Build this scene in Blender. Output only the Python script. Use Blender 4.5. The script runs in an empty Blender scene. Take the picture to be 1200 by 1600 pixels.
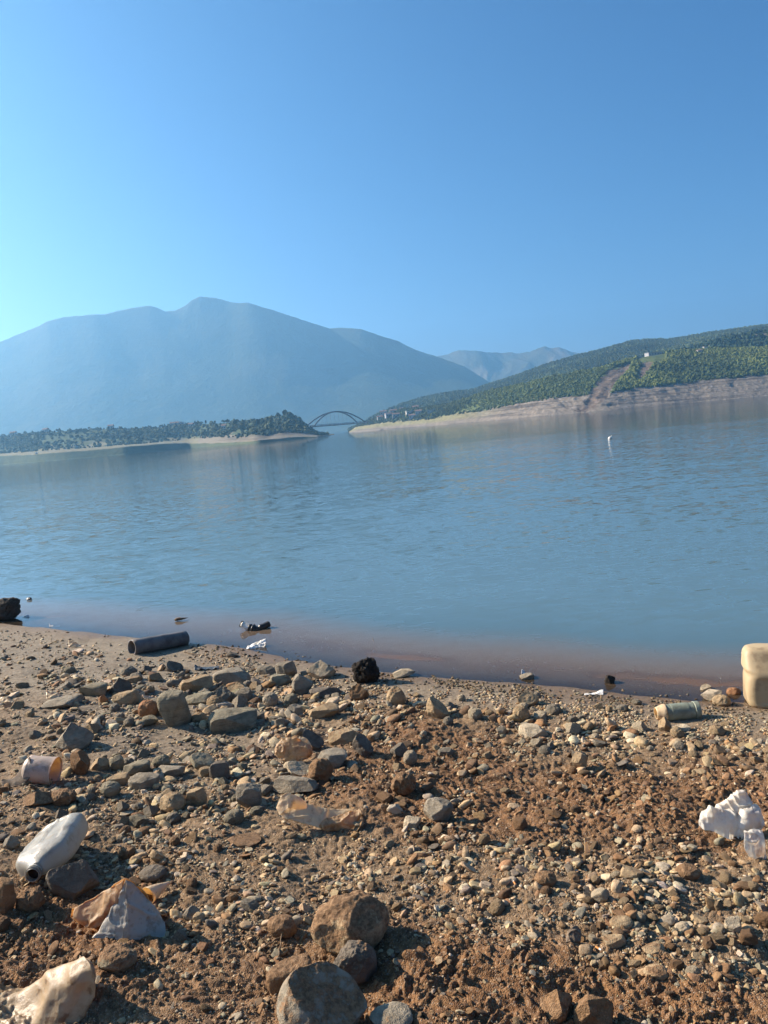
import bpy, math, random
import numpy as np
from mathutils import Matrix, Vector

random.seed(7)
RNG = np.random.default_rng(7)
scene = bpy.context.scene
COL = scene.collection

# ------------------------------------------------------------------ camera
F = 1202.0                      # focal length in photo pixels (1200 x 1600)
ZC = 2.35                       # eye height above the water
PITCH = math.radians(6.24)
ROLL = math.radians(5.24)
_f = np.array([0, math.cos(PITCH), -math.sin(PITCH)])
_r0 = np.array([1.0, 0, 0])
_u0 = np.array([0, math.sin(PITCH), math.cos(PITCH)])
_r = math.cos(ROLL) * _r0 - math.sin(ROLL) * _u0
_u = math.sin(ROLL) * _r0 + math.cos(ROLL) * _u0
CAM = np.array([0.0, 0.0, ZC])


def ray(X, Y):
    X = np.asarray(X, float); Y = np.asarray(Y, float)
    return _f * F + _r * (X - 600)[..., None] + _u * (800 - Y)[..., None]


def project(P):
    d = np.asarray(P, float) - CAM
    w = d @ _f
    w = np.where(w > 0.05, w, 0.05)
    return 600 + F * (d @ _r) / w, 800 - F * (d @ _u) / w, w


def hor(X):
    return 723 - 0.0917 * X


def azte(X, Y):
    d = ray(X, Y)
    return np.arctan2(d[..., 0], d[..., 1]), d[..., 2] / np.hypot(d[..., 0], d[..., 1])


# ------------------------------------------------------------------ noise
def _hash(*a):
    h = np.uint32(0x9E3779B9)
    for v in a:
        h = (h ^ (v.astype(np.int64) & 0xFFFFFFFF).astype(np.uint32)) * np.uint32(0x85EBCA6B)
        h = h ^ (h >> np.uint32(13))
    h = h * np.uint32(0xC2B2AE35)
    h = h ^ (h >> np.uint32(16))
    return h


def _val(*a):
    return _hash(*a).astype(np.float64) / 4294967295.0 * 2 - 1


def _fade(t):
    return t * t * t * (t * (t * 6 - 15) + 10)


def noise2(x, y, s=0):
    x = np.asarray(x, float); y = np.asarray(y, float)
    xi = np.floor(x); yi = np.floor(y)
    u = _fade(x - xi); v = _fade(y - yi)
    ss = np.full(xi.shape, s)
    a = _val(xi, yi, ss); b = _val(xi + 1, yi, ss)
    c = _val(xi, yi + 1, ss); d = _val(xi + 1, yi + 1, ss)
    return (a * (1 - u) + b * u) * (1 - v) + (c * (1 - u) + d * u) * v


def fbm2(x, y, s=0, o=3, g=0.5):
    r = 0; A = 1; n = 0
    for i in range(o):
        c, sn = math.cos(0.7 * i + .4), math.sin(0.7 * i + .4)
        r = r + A * noise2((x * c - y * sn) * 2 ** i, (x * sn + y * c) * 2 ** i, s + i * 17); n += A; A *= g
    return r / n


def domes2(x, y, s=0):
    """scattered rounded lumps, 0..1"""
    xi = np.floor(x); yi = np.floor(y); out = np.zeros(x.shape)
    ss = np.full(x.shape, s)
    for dx in (-1, 0, 1):
        for dy in (-1, 0, 1):
            cx, cy = xi + dx, yi + dy
            a = _val(cx, cy, ss); b = _val(cx, cy, ss + 7); c = _val(cx, cy, ss + 13) * .5 + .5
            d2 = (x - cx - .5 - .45 * a) ** 2 + ((y - cy - .5 - .45 * b) * (.8 + .5 * c)) ** 2
            r = .22 + .5 * c * c
            out = np.maximum(out, np.maximum(0, 1 - d2 / (r * r)) ** .8 * (.35 + .65 * c) * (c > .25))
    return out


def noise3(p, s=0):
    pi = np.floor(p); f = _fade(p - pi)
    x, y, z = pi[:, 0], pi[:, 1], pi[:, 2]
    ss = np.full(x.shape, s)
    r = 0
    for dx in (0, 1):
        wx = f[:, 0] if dx else 1 - f[:, 0]
        for dy in (0, 1):
            wy = f[:, 1] if dy else 1 - f[:, 1]
            for dz in (0, 1):
                wz = f[:, 2] if dz else 1 - f[:, 2]
                r = r + wx * wy * wz * _val(x + dx, y + dy, z + dz, ss)
    return r


def fbm3(p, s=0, o=3, g=0.5):
    r = 0; A = 1; n = 0
    for i in range(o):
        r = r + A * noise3(p * 2 ** i + 5.3 * i, s + i * 13); n += A; A *= g
    return r / n


def sstep(a, b, x):
    t = np.clip((x - a) / (b - a), 0, 1)
    return t * t * (3 - 2 * t)


# ------------------------------------------------------------------ mesh helpers
def mesh_np(name, V, Fc, smooth=True, attrs=None):
    """V (n,3), Fc (m,k) array of k-gons, or list of such arrays"""
    V = np.ascontiguousarray(V, np.float32)
    blocks = Fc if isinstance(Fc, list) else [Fc]
    blocks = [np.asarray(b, np.int32) for b in blocks if len(b)]
    me = bpy.data.meshes.new(name)
    me.vertices.add(len(V)); me.vertices.foreach_set('co', V.ravel())
    loops = np.concatenate([b.ravel() for b in blocks])
    tot = np.concatenate([np.full(len(b), b.shape[1], np.int32) for b in blocks])
    st = np.concatenate([[0], np.cumsum(tot)[:-1]]).astype(np.int32)
    me.loops.add(len(loops)); me.loops.foreach_set('vertex_index', loops)
    me.polygons.add(len(tot)); me.polygons.foreach_set('loop_start', st); me.polygons.foreach_set('loop_total', tot)
    me.polygons.foreach_set('use_smooth', np.full(len(tot), bool(smooth)))
    for k, (typ, arr) in (attrs or {}).items():
        at = me.attributes.new(k, typ, 'POINT')
        if typ == 'FLOAT':
            at.data.foreach_set('value', np.ascontiguousarray(arr, np.float32).ravel())
        else:
            at.data.foreach_set('color', np.ascontiguousarray(arr, np.float32).ravel())
    me.update(calc_edges=True)
    return me


def obj(name, me, mat=None, parent=None, loc=None):
    o = bpy.data.objects.new(name, me)
    COL.objects.link(o)
    if mat is not None and me is not None and not me.materials:
        me.materials.append(mat)
    if parent is not None:
        o.parent = parent
    if loc is not None:
        o.location = loc
    return o


def tag(o, label=None, cat=None, group=None, kind=None):
    if label: o['label'] = label
    if cat: o['category'] = cat
    if group: o['group'] = group
    if kind: o['kind'] = kind
    return o


def empty(name, loc):
    o = bpy.data.objects.new(name, None)
    o.empty_display_size = 0.05
    COL.objects.link(o); o.location = loc
    return o


def grid_faces(nr, nc, wrap=False):
    i = np.arange(nr - 1)[:, None]
    j = np.arange(nc if wrap else nc - 1)[None, :]
    a = i * nc + j; b = i * nc + (j + 1) % nc
    return np.stack([a, b, b + nc, a + nc], -1).reshape(-1, 4)


_ico = {}
def ico(sub):
    if sub in _ico: return _ico[sub]
    t = (1 + 5 ** .5) / 2
    V = [(-1, t, 0), (1, t, 0), (-1, -t, 0), (1, -t, 0), (0, -1, t), (0, 1, t), (0, -1, -t), (0, 1, -t), (t, 0, -1), (t, 0, 1), (-t, 0, -1), (-t, 0, 1)]
    Fc = [(0, 11, 5), (0, 5, 1), (0, 1, 7), (0, 7, 10), (0, 10, 11), (1, 5, 9), (5, 11, 4), (11, 10, 2), (10, 7, 6), (7, 1, 8), (3, 9, 4), (3, 4, 2), (3, 2, 6), (3, 6, 8), (3, 8, 9), (4, 9, 5), (2, 4, 11), (6, 2, 10), (8, 6, 7), (9, 8, 1)]
    V = [np.array(v) / np.linalg.norm(v) for v in V]
    for _ in range(sub):
        mid = {}; nf = []
        def m(a, b):
            k = (min(a, b), max(a, b))
            if k not in mid:
                v = V[a] + V[b]; V.append(v / np.linalg.norm(v)); mid[k] = len(V) - 1
            return mid[k]
        for a, b, c in Fc:
            x, y, z = m(a, b), m(b, c), m(c, a)
            nf += [(a, x, z), (b, y, x), (c, z, y), (x, y, z)]
        Fc = nf
    _ico[sub] = (np.array(V), np.array(Fc, np.int32))
    return _ico[sub]


def rotz(a):
    c, s = math.cos(a), math.sin(a)
    return np.array([[c, -s, 0], [s, c, 0], [0, 0, 1.0]])


def rand_rot(rng, tilt=math.pi):
    ax = rng.normal(size=3); ax /= np.linalg.norm(ax)
    return np.array(Matrix.Rotation(rng.uniform(-tilt, tilt), 3, Vector(ax)))


def rock_verts(seed, sub=3, scale=(1, 1, 1), cuts=9, depth=0.72, rough=0.06, kind='block'):
    """an angular or rounded stone about 2 units across, cut by planes and roughened"""
    rng = np.random.default_rng(seed)
    V, Fc = ico(sub)
    P = V.copy()
    if kind == 'block':
        p = 4.5
        P = P / (np.sum(np.abs(P @ rand_rot(rng, .5)) ** p, 1) ** (1 / p))[:, None]
        P *= .88
    for _ in range(cuts):
        n = rng.normal(size=3); n /= np.linalg.norm(n)
        dd = rng.uniform(depth, 1.0)
        P = P - np.maximum(0, P @ n - dd)[:, None] * n
    if kind == 'wedge':
        n = np.array([rng.uniform(.5, .9), rng.uniform(-.4, .4), .8]); n /= np.linalg.norm(n)
        P = P - np.maximum(0, P @ n - .25)[:, None] * n
    if kind == 'peak':
        for a in rng.uniform(0, 2 * math.pi) + np.array([0, 2.1, 4.2]):
            n = np.array([math.cos(a), math.sin(a), .75]); n /= np.linalg.norm(n)
            P = P - np.maximum(0, P @ n - .5)[:, None] * n
    P = P * np.asarray(scale)
    q = P / max(scale)
    P = P + V * (fbm3(q * 2.2 + seed * .37, seed, 3) * rough * 1.6 + fbm3(q * 9 + seed * .11, seed + 5, 2) * rough * .45)[:, None] * min(scale)
    return P, Fc


def catmull(C, n):
    """C (m, ...) control values -> n samples of a Catmull-Rom curve"""
    C = np.asarray(C, float); m = len(C)
    Cp = np.concatenate([[2 * C[0] - C[1]], C, [2 * C[-1] - C[-2]]])
    t = np.linspace(0, m - 1, n); i = np.minimum(t.astype(int), m - 2); u = (t - i)
    u = u.reshape((-1,) + (1,) * (C.ndim - 1))
    a, b, c, d = Cp[i], Cp[i + 1], Cp[i + 2], Cp[i + 3]
    return .5 * ((2 * b) + (-a + c) * u + (2 * a - 5 * b + 4 * c - d) * u ** 2 + (-a + 3 * b - 3 * c + d) * u ** 3)


def thick_sheet(P, th):
    """closed thin sheet from a grid of points P (nr,nc,3)"""
    nr, nc = P.shape[:2]
    du = np.gradient(P, axis=1); dv = np.gradient(P, axis=0)
    n = np.cross(du, dv); n /= (np.linalg.norm(n, axis=-1, keepdims=True) + 1e-12)
    A = (P + n * th / 2).reshape(-1, 3); B = (P - n * th / 2).reshape(-1, 3)
    f = grid_faces(nr, nc); N = nr * nc
    rim = np.concatenate([np.arange(nc), np.arange(1, nr) * nc + nc - 1, (nr - 1) * nc + np.arange(nc - 2, -1, -1), np.arange(nr - 2, 0, -1) * nc])
    r2 = np.roll(rim, -1)
    side = np.stack([rim, rim + N, r2 + N, r2], -1)
    return np.concatenate([A, B]), np.concatenate([f, f[:, ::-1] + N, side])


def loft(path, rad, nseg=24, power=2.0, caps=(True, True), flat=1.0, up=(0, 0, 1)):
    """tube along path; rad scalar/array or (n,2); power = superellipse exponent"""
    path = np.asarray(path, float); n = len(path)
    rad = np.asarray(rad, float)
    if rad.ndim == 0: rad = np.full(n, float(rad))
    if rad.ndim == 1: rad = np.stack([rad, rad * flat], -1)
    T = np.gradient(path, axis=0); T /= np.linalg.norm(T, axis=1, keepdims=True) + 1e-12
    up = np.asarray(up, float)
    S = np.cross(T, up); S /= np.linalg.norm(S, axis=1, keepdims=True) + 1e-9
    U = np.cross(S, T)
    a = np.linspace(0, 2 * math.pi, nseg, endpoint=False)
    c, s = np.cos(a), np.sin(a)
    k = (np.abs(c) ** power + np.abs(s) ** power) ** (-1 / power)
    c, s = c * k, s * k
    V = path[:, None, :] + S[:, None, :] * (rad[:, :1] * c)[..., None] + U[:, None, :] * (rad[:, 1:] * s)[..., None]
    V = V.reshape(-1, 3)
    Fc = [grid_faces(n, nseg, True)]
    tri = []
    for end, on in ((0, caps[0]), (n - 1, caps[1])):
        if on:
            ci = len(V); V = np.concatenate([V, path[end:end + 1]])
            j = np.arange(nseg); q = end * nseg + j; q2 = end * nseg + (j + 1) % nseg
            tri.append(np.stack([q2, q, np.full(nseg, ci)], -1) if end == 0 else np.stack([q, q2, np.full(nseg, ci)], -1))
    if tri: Fc.append(np.concatenate(tri))
    return V, Fc


def join(parts):
    Vs, blocks, o = [], [], 0
    for V, Fc in parts:
        for b in (Fc if isinstance(Fc, list) else [Fc]):
            if len(b): blocks.append(np.asarray(b) + o)
        Vs.append(V); o += len(V)
    by = {}
    for b in blocks: by.setdefault(b.shape[1], []).append(b)
    return np.concatenate(Vs), [np.concatenate(v) for v in by.values()]


def box(lo, hi):
    lo = np.asarray(lo, float); hi = np.asarray(hi, float)
    V = np.array([[(lo, hi)[i][0], (lo, hi)[j][1], (lo, hi)[k][2]] for i in (0, 1) for j in (0, 1) for k in (0, 1)])
    Fc = np.array([[0, 1, 3, 2], [4, 6, 7, 5], [0, 4, 5, 1], [2, 3, 7, 6], [0, 2, 6, 4], [1, 5, 7, 3]])
    return V, Fc


# ------------------------------------------------------------------ materials
def new_mat(name):
    m = bpy.data.materials.new(name); m.use_nodes = True
    nt = m.node_tree; nt.nodes.clear()
    return m, nt, nt.nodes, nt.links


def N(nt, typ, **kw):
    n = nt.nodes.new(typ)
    for k, v in kw.items():
        if k.startswith('i_'):
            n.inputs[k[2:].replace('_', ' ')].default_value = v
        else:
            setattr(n, k, v)
    return n


def mixc(nt, a, b, fac, mode='MIX'):
    n = nt.nodes.new('ShaderNodeMix'); n.data_type = 'RGBA'; n.blend_type = mode
    for sock, v in ((n.inputs[0], fac), (n.inputs[6], a), (n.inputs[7], b)):
        if hasattr(v, 'is_linked') or isinstance(v, bpy.types.NodeSocket): nt.links.new(v, sock)
        elif isinstance(v, (int, float)): sock.default_value = v
        else: sock.default_value = (*v[:3], 1)
    return n.outputs[2]


def math_(nt, op, a, b=0.0, clamp=False):
    n = nt.nodes.new('ShaderNodeMath'); n.operation = op; n.use_clamp = clamp
    for s, v in ((n.inputs[0], a), (n.inputs[1], b)):
        if isinstance(v, bpy.types.NodeSocket): nt.links.new(v, s)
        else: s.default_value = v
    return n.outputs[0]


def ramp(nt, fac, a, b, va=0.0, vb=1.0):
    n = nt.nodes.new('ShaderNodeMapRange'); n.interpolation_type = 'SMOOTHSTEP'
    nt.links.new(fac, n.inputs[0])
    for i, v in zip((1, 2, 3, 4), (a, b, va, vb)): n.inputs[i].default_value = v
    return n.outputs[0]


def noise_n(nt, vec, scale, detail=4, rough=.55, dim='3D'):
    n = nt.nodes.new('ShaderNodeTexNoise'); n.noise_dimensions = dim
    n.inputs['Scale'].default_value = scale; n.inputs['Detail'].default_value = detail; n.inputs['Roughness'].default_value = rough
    if vec is not None: nt.links.new(vec, n.inputs['Vector'])
    return n.outputs['Fac']


def bump(nt, h, dist, strength=1.0, normal=None):
    b = nt.nodes.new('ShaderNodeBump'); b.inputs['Strength'].default_value = strength; b.inputs['Distance'].default_value = dist
    nt.links.new(h, b.inputs['Height'])
    if normal is not None: nt.links.new(normal, b.inputs['Normal'])
    return b.outputs[0]


def finish(nt, bsdf_out):
    o = nt.nodes.new('ShaderNodeOutputMaterial'); nt.links.new(bsdf_out, o.inputs['Surface'])


def pos(nt):
    return nt.nodes.new('ShaderNodeNewGeometry').outputs['Position']


def objco(nt):
    return nt.nodes.new('ShaderNodeTexCoord').outputs['Object']


def attr(nt, name, out='Fac'):
    n = nt.nodes.new('ShaderNodeAttribute'); n.attribute_name = name
    return n.outputs[out]
# ================================================================== the beach
SHORE_PX = [(-260, 960), (-100, 966), (0, 974), (60, 978), (110, 985), (180, 994), (300, 1004), (380, 1012), (450, 1026), (520, 1038), (600, 1050), (700, 1060), (800, 1068), (900, 1078), (1000, 1090), (1080, 1096), (1160, 1100), (1300, 1106), (1450, 1110)]
_sx, _sy = [], []
for X, Y in SHORE_PX:
    d = ray(X, Y); t = -ZC / d[2]; _sx.append(d[0] * t); _sy.append(d[1] * t)
_sx = np.array(_sx); _sy = np.array(_sy)
SHX = np.concatenate([[-400, -60, -20], _sx, [20, 60, 400]])
SHY = np.concatenate([[_sy[0] + 14, _sy[0] + 5, _sy[0] + 1.0], _sy, [_sy[-1] - .3, _sy[-1] - 1, _sy[-1] - 3]])


def shore_d(x, y):
    ys = np.interp(x, SHX, SHY)
    sl = (np.interp(x + .3, SHX, SHY) - np.interp(x - .3, SHX, SHY)) / .6
    return (ys - y) / np.sqrt(1 + np.minimum(sl * sl, 4))


def base_h(x, y):
    d = shore_d(x, y)
    dl = np.minimum(np.maximum(d, 0), 40)
    e = np.maximum(-d, 0)
    up = .078 * dl + .0027 * dl ** 2 - .012 * (1 - np.exp(-dl / .4))
    dn = -(.075 * e + .012 * e ** 2)
    return np.where(d > 0, np.minimum(up, 4.5), np.maximum(dn, -5.0)), d


def blob(X, Y, cx, cy, rx, ry):
    return np.exp(-(((X - cx) / rx) ** 2 + ((Y - cy) / ry) ** 2))


def zones(x, y, h, d):
    """sand 0..1, red soil 0..1 (kinds of ground)"""
    X, Y, w = project(np.stack([x, y, h], -1))
    bad = y < .6
    n = fbm2(x * .9, y * .9, 91, 3)
    sand = np.clip(1.25 * blob(X, Y, 60, 1020, 420, 95) + .8 * blob(X, Y, 300, 1150, 260, 110) - .2 + n * .25, 0, 1)
    sand = np.maximum(sand, sstep(1.0, .25, d + n * .25) * .8)
    soil = np.clip(1.1 * blob(X, Y, 1080, 1265, 300, 75) + 1.0 * blob(X, Y, 760, 1560, 330, 130) + .85 * blob(X, Y, 640, 1190, 220, 130)
                   + .8 * blob(X, Y, 60, 1480, 240, 160) + .5 * blob(X, Y, 1150, 1580, 260, 60) + n * .35 - .1, 0, 1)
    soil = np.where(bad, .7, soil); sand = np.where(bad, .1, sand)
    return sand, soil * (1 - sand)


def G(x, y, full=False):
    x = np.asarray(x, float); y = np.asarray(y, float)
    h, d = base_h(x, y)
    sand, soil = zones(x, y, h, d)
    land = sstep(.05, 1.1, d)
    fine = sstep(16, 9, np.hypot(x, y))
    front = sstep(1.0, .72, np.abs(np.arctan2(x, np.maximum(y, 1e-3)))) * (y > 0)
    rg = (1 - .8 * sand) * land * fine
    h = h + fbm2(x * .8, y * .8, 3, 3) * (.006 + .05 * land) * fine
    h = h + fbm2(x * 3.1, y * 3.1, 21, 2) * .035 * rg + fbm2(x * 6, y * 6, 28, 1) * .006 * fine * sstep(-.2, .5, d)
    amp = rg * front * (.55 + .75 * soil)
    wx = x + .05 * noise2(x * 7, y * 7, 5); wy = y + .05 * noise2(x * 7, y * 7, 6)
    c1 = np.zeros_like(h); k = amp > .02
    if k.any():
        X1, Y1 = wx[k], wy[k]
        c1[k] = domes2(X1 * 10, Y1 * 10, 31) * .016 + domes2(X1 * 21, Y1 * 21, 37) * .013 + domes2(X1 * 47 + 3, Y1 * 47, 41) * .007 + (np.abs(noise2(X1 * 30, Y1 * 30, 48)) - .3) * .007 + noise2(X1 * 95, Y1 * 95, 43) * .0028
    h = h + c1 * amp
    h = h + noise2(x * 40, y * 40, 47) * .003 * land * front * fine
    if full: return h, d, sand, soil
    return h


def ground_hit(X, Y, fine=True):
    X = np.atleast_1d(np.asarray(X, float)); Y = np.atleast_1d(np.asarray(Y, float))
    dr = ray(X, Y); t = np.full(len(X), (ZC - .4)) / -np.minimum(dr[:, 2], -1e-3)
    for i in range(24):
        P = CAM + dr * t[:, None]
        h = base_h(P[:, 0], P[:, 1])[0] + 0.0
        if fine and i > 15: h = G(P[:, 0], P[:, 1])
        tn = (ZC - h) / -np.minimum(dr[:, 2], -1e-3)
        t = .5 * t + .5 * tn
    P = CAM + dr * t[:, None]
    P[:, 2] = G(P[:, 0], P[:, 1]) if fine else base_h(P[:, 0], P[:, 1])[0]
    return P


def gp(X, Y):
    return ground_hit([X], [Y])[0]


def water_hit(X, Y, z=0.0):
    d = ray(X, Y); t = (ZC - z) / -d[2]
    return CAM + d * t


def mpp(P):
    return float((P - CAM) @ _f) / F


def build_ground():
    az = np.concatenate([np.linspace(-.82, .82, 1240), np.linspace(.82, 2 * math.pi - .82, 80)[1:-1]])
    r = np.concatenate([np.geomspace(.05, 1.5, 22)[:-1], np.geomspace(1.5, 11, 920)[:-1], np.geomspace(11, 5200, 90)])
    A, R = np.meshgrid(az, r)
    x = (R * np.sin(A)).ravel(); y = (R * np.cos(A)).ravel()
    h, d, sand, soil = G(x, y, True)
    V = np.stack([x, y, h], -1)
    fc = grid_faces(len(r), len(az), True)
    c = len(V); V = np.concatenate([V, [[0, 0, G(np.array([0.]), np.array([0.]))[0]]]])
    j = np.arange(len(az)); tri = np.stack([j, (j + 1) % len(az), np.full(len(az), c)], -1)[:, [1, 0, 2]]
    z = np.zeros((len(V), 4)); z[:-1, 0] = sand; z[:-1, 1] = soil; z[:-1, 2] = sstep(.42, .02, d + fbm2(x * 2.5, y * 2.5, 77, 2) * .18); z[:, 3] = 1
    me = mesh_np('ground', V, [fc, tri], True, {'zone': ('FLOAT_COLOR', z)})
    m, nt, nodes, L = new_mat('ground_soil')
    p = pos(nt)
    sep = N(nt, 'ShaderNodeSeparateColor'); L.new(attr(nt, 'zone', 'Color'), sep.inputs[0])
    sandf, soilf, wet = sep.outputs[0], sep.outputs[1], sep.outputs[2]
    n1 = noise_n(nt, p, 2.2, 5); n2 = noise_n(nt, p, 26, 5, .65); n3 = noise_n(nt, p, 170, 3, .6)
    grav = mixc(nt, (.12, .076, .040), (.29, .190, .105), ramp(nt, n2, .3, .7))
    sandc = mixc(nt, (.18, .145, .10), (.32, .26, .185), ramp(nt, n2, .3, .72))
    soilc = mixc(nt, (.105, .050, .022), (.27, .145, .064), ramp(nt, n2, .3, .72))
    c1 = mixc(nt, grav, soilc, ramp(nt, math_(nt, 'ADD', soilf, math_(nt, 'MULTIPLY', math_(nt, 'SUBTRACT', n1, .5), .9)), .15, .6))
    c1 = mixc(nt, c1, sandc, sandf)
    vo = N(nt, 'ShaderNodeTexVoronoi'); vo.inputs['Scale'].default_value = 190; L.new(p, vo.inputs['Vector'])
    sp = N(nt, 'ShaderNodeSeparateColor'); L.new(vo.outputs['Color'], sp.inputs[0])
    c1 = mixc(nt, c1, (.42, .36, .28), math_(nt, 'MULTIPLY', ramp(nt, sp.outputs[0], .84, .94), .35))
    c1 = mixc(nt, c1, (.06, .045, .03), math_(nt, 'MULTIPLY', ramp(nt, sp.outputs[1], .82, .94), .4))
    c1 = mixc(nt, c1, (.08, .055, .038), math_(nt, 'MULTIPLY', ramp(nt, n1, .55, .75), .45))
    wetc = mixc(nt, c1, (.72, .60, .49), 1.0, 'MULTIPLY')
    c1 = mixc(nt, c1, wetc, wet)
    b = N(nt, 'ShaderNodeBsdfPrincipled'); L.new(c1, b.inputs['Base Color'])
    rr = N(nt, 'ShaderNodeMapRange'); L.new(wet, rr.inputs[0]); rr.inputs[3].default_value = .95; rr.inputs[4].default_value = .42
    L.new(rr.outputs[0], b.inputs['Roughness']); b.inputs['Specular IOR Level'].default_value = .3
    hsum = math_(nt, 'ADD', math_(nt, 'MULTIPLY', n3, .5), math_(nt, 'MULTIPLY', vo.outputs['Distance'], -.9))
    L.new(bump(nt, hsum, .006, .8), b.inputs['Normal'])
    finish(nt, b.outputs[0])
    o = obj('ground', me, m); tag(o, 'stony brown and grey lake shore sloping into the water', 'ground', kind='structure')
    return o


def build_water():
    az = np.concatenate([np.linspace(-.62, .62, 330), np.linspace(.62, 2 * math.pi - .62, 70)[1:-1]])
    r = np.concatenate([[.05, .5, 1.5, 2.5], np.geomspace(3.2, 16, 420)[:-1], np.geomspace(16, 5000, 90)])
    A, R = np.meshgrid(az, r)
    x = (R * np.sin(A)).ravel(); y = (R * np.cos(A)).ravel()
    g = G(x, y); dep = np.maximum(-g, 0)
    V = np.stack([x, y, np.zeros_like(x)], -1)
    fc = grid_faces(len(r), len(az), True)
    keep = (g[fc].min(1) < .03)
    fc = fc[keep]
    used = np.unique(fc); remap = np.full(len(V), -1); remap[used] = np.arange(len(used))
    me = mesh_np('water', V[used], remap[fc], True, {'depth': ('FLOAT', dep[used])})
    m, nt, nodes, L = new_mat('lake_water')
    p = pos(nt)
    dp = attr(nt, 'depth')
    murk = math_(nt, 'SUBTRACT', 1.0, math_(nt, 'POWER', 2.718, math_(nt, 'MULTIPLY', dp, -11.0)))
    murk = math_(nt, 'ADD', math_(nt, 'MULTIPLY', murk, .90), .08)
    def mp(sx, sy, rz):
        n = N(nt, 'ShaderNodeMapping'); n.inputs['Scale'].default_value = (sx, sy, 1); n.inputs['Rotation'].default_value = (0, 0, rz); L.new(p, n.inputs[0]); return n.outputs[0]
    def slope(vec, amp):
        n = N(nt, 'ShaderNodeTexNoise'); n.inputs['Scale'].default_value = 1; n.inputs['Detail'].default_value = 1.5; n.inputs['Roughness'].default_value = .5; L.new(vec, n.inputs['Vector'])
        v = N(nt, 'ShaderNodeVectorMath', operation='SUBTRACT'); L.new(n.outputs['Color'], v.inputs[0]); v.inputs[1].default_value = (.5, .5, .5)
        k = N(nt, 'ShaderNodeVectorMath', operation='SCALE'); L.new(v.outputs[0], k.inputs[0])
        if isinstance(amp, float): k.inputs['Scale'].default_value = amp
        else: L.new(amp, k.inputs['Scale'])
        return k.outputs[0]
    def vadd(a_, b_):
        v = N(nt, 'ShaderNodeVectorMath', operation='ADD'); L.new(a_, v.inputs[0]); L.new(b_, v.inputs[1]); return v.outputs[0]
    patch = ramp(nt, noise_n(nt, mp(.05, .10, .3), 1, 3), .36, .64)
    shal = ramp(nt, dp, .0, .35)
    dist = N(nt, 'ShaderNodeVectorMath', operation='LENGTH'); L.new(p, dist.inputs[0])
    wob = math_(nt, 'ADD', dist.outputs['Value'], math_(nt, 'MULTIPLY', math_(nt, 'SUBTRACT', noise_n(nt, mp(.02, .03, .3), 1, 3), .5), 60.0))
    shal = math_(nt, 'MULTIPLY', shal, ramp(nt, wob, 50.0, 95.0, 1.0, .28))
    s1 = slope(mp(.5, 1.1, .25), math_(nt, 'MULTIPLY', shal, W1))
    s2 = slope(mp(3.6, 6.0, .2), math_(nt, 'MULTIPLY', math_(nt, 'MULTIPLY', math_(nt, 'ADD', math_(nt, 'MULTIPLY', patch, .75), .25), shal), W2))
    s3 = slope(mp(4, 15, .12), math_(nt, 'ADD', math_(nt, 'MULTIPLY', shal, W3), .030))
    sv = N(nt, 'ShaderNodeVectorMath', operation='MULTIPLY'); L.new(vadd(s1, vadd(s2, s3)), sv.inputs[0]); sv.inputs[1].default_value = (.55, 1, 0)
    up_ = vadd(sv.outputs[0], N(nt, 'ShaderNodeNewGeometry').outputs['Normal'])
    nn = N(nt, 'ShaderNodeVectorMath', operation='NORMALIZE'); L.new(up_, nn.inputs[0]); nrm = nn.outputs[0]
    fr = N(nt, 'ShaderNodeFresnel'); fr.inputs['IOR'].default_value = 1.33; L.new(nrm, fr.inputs['Normal'])
    gl = N(nt, 'ShaderNodeBsdfAnisotropic' if False else 'ShaderNodeBsdfGlossy'); gl.inputs['Roughness'].default_value = .03; L.new(nrm, gl.inputs['Normal'])
    tr = N(nt, 'ShaderNodeBsdfTransparent'); tr.inputs['Color'].default_value = (.80, .74, .64, 1)
    di = N(nt, 'ShaderNodeBsdfDiffuse')
    dn = math_(nt, 'ADD', dp, math_(nt, 'MULTIPLY', math_(nt, 'SUBTRACT', noise_n(nt, mp(1.1, 2.0, .2), 1.0, 4, .6), .5), .055))
    scum = math_(nt, 'MULTIPLY', ramp(nt, dn, .022, .034), ramp(nt, dn, .036, .060, 1.0, 0.0))
    scum = math_(nt, 'MULTIPLY', scum, ramp(nt, noise_n(nt, mp(.5, .5, 0), 1.0, 2), .42, .6))
    murk = math_(nt, 'MAXIMUM', murk, math_(nt, 'MULTIPLY', scum, .75))
    L.new(mixc(nt, mixc(nt, (.27, .190, .125), (.095, .165, .195), ramp(nt, dp, .02, .17)), (.17, .095, .045), scum), di.inputs['Color'])
    mb = N(nt, 'ShaderNodeMixShader'); L.new(murk, mb.inputs[0]); L.new(tr.outputs[0], mb.inputs[1]); L.new(di.outputs[0], mb.inputs[2])
    mx = N(nt, 'ShaderNodeMixShader'); L.new(fr.outputs[0], mx.inputs[0]); L.new(mb.outputs[0], mx.inputs[1]); L.new(gl.outputs[0], mx.inputs[2])
    finish(nt, mx.outputs[0])
    o = obj('water', me, m); tag(o, 'blue rippled lake water turning brown along the shallow edge', 'water', kind='structure')


# ================================================================== far land
def line(pts):
    p = np.array(pts, float); a, t = azte(p[:, 0], p[:, 1])
    k = np.argsort(a)
    return lambda az: np.interp(az, a[k], t[k])


def dline(pts):
    p = np.array(pts, float); a, _ = azte(p[:, 0], hor(p[:, 0]))
    k = np.argsort(a); v = p[:, 1]
    return lambda az: np.interp(az, a[k], v[k])


def smooth1(v, n):
    k = np.hanning(n + 2)[1:-1]; k /= k.sum()
    return np.convolve(np.pad(v, n // 2, mode='edge'), k, 'valid')[:len(v)]


def off(X, o): return (X, hor(X) - o)


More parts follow.
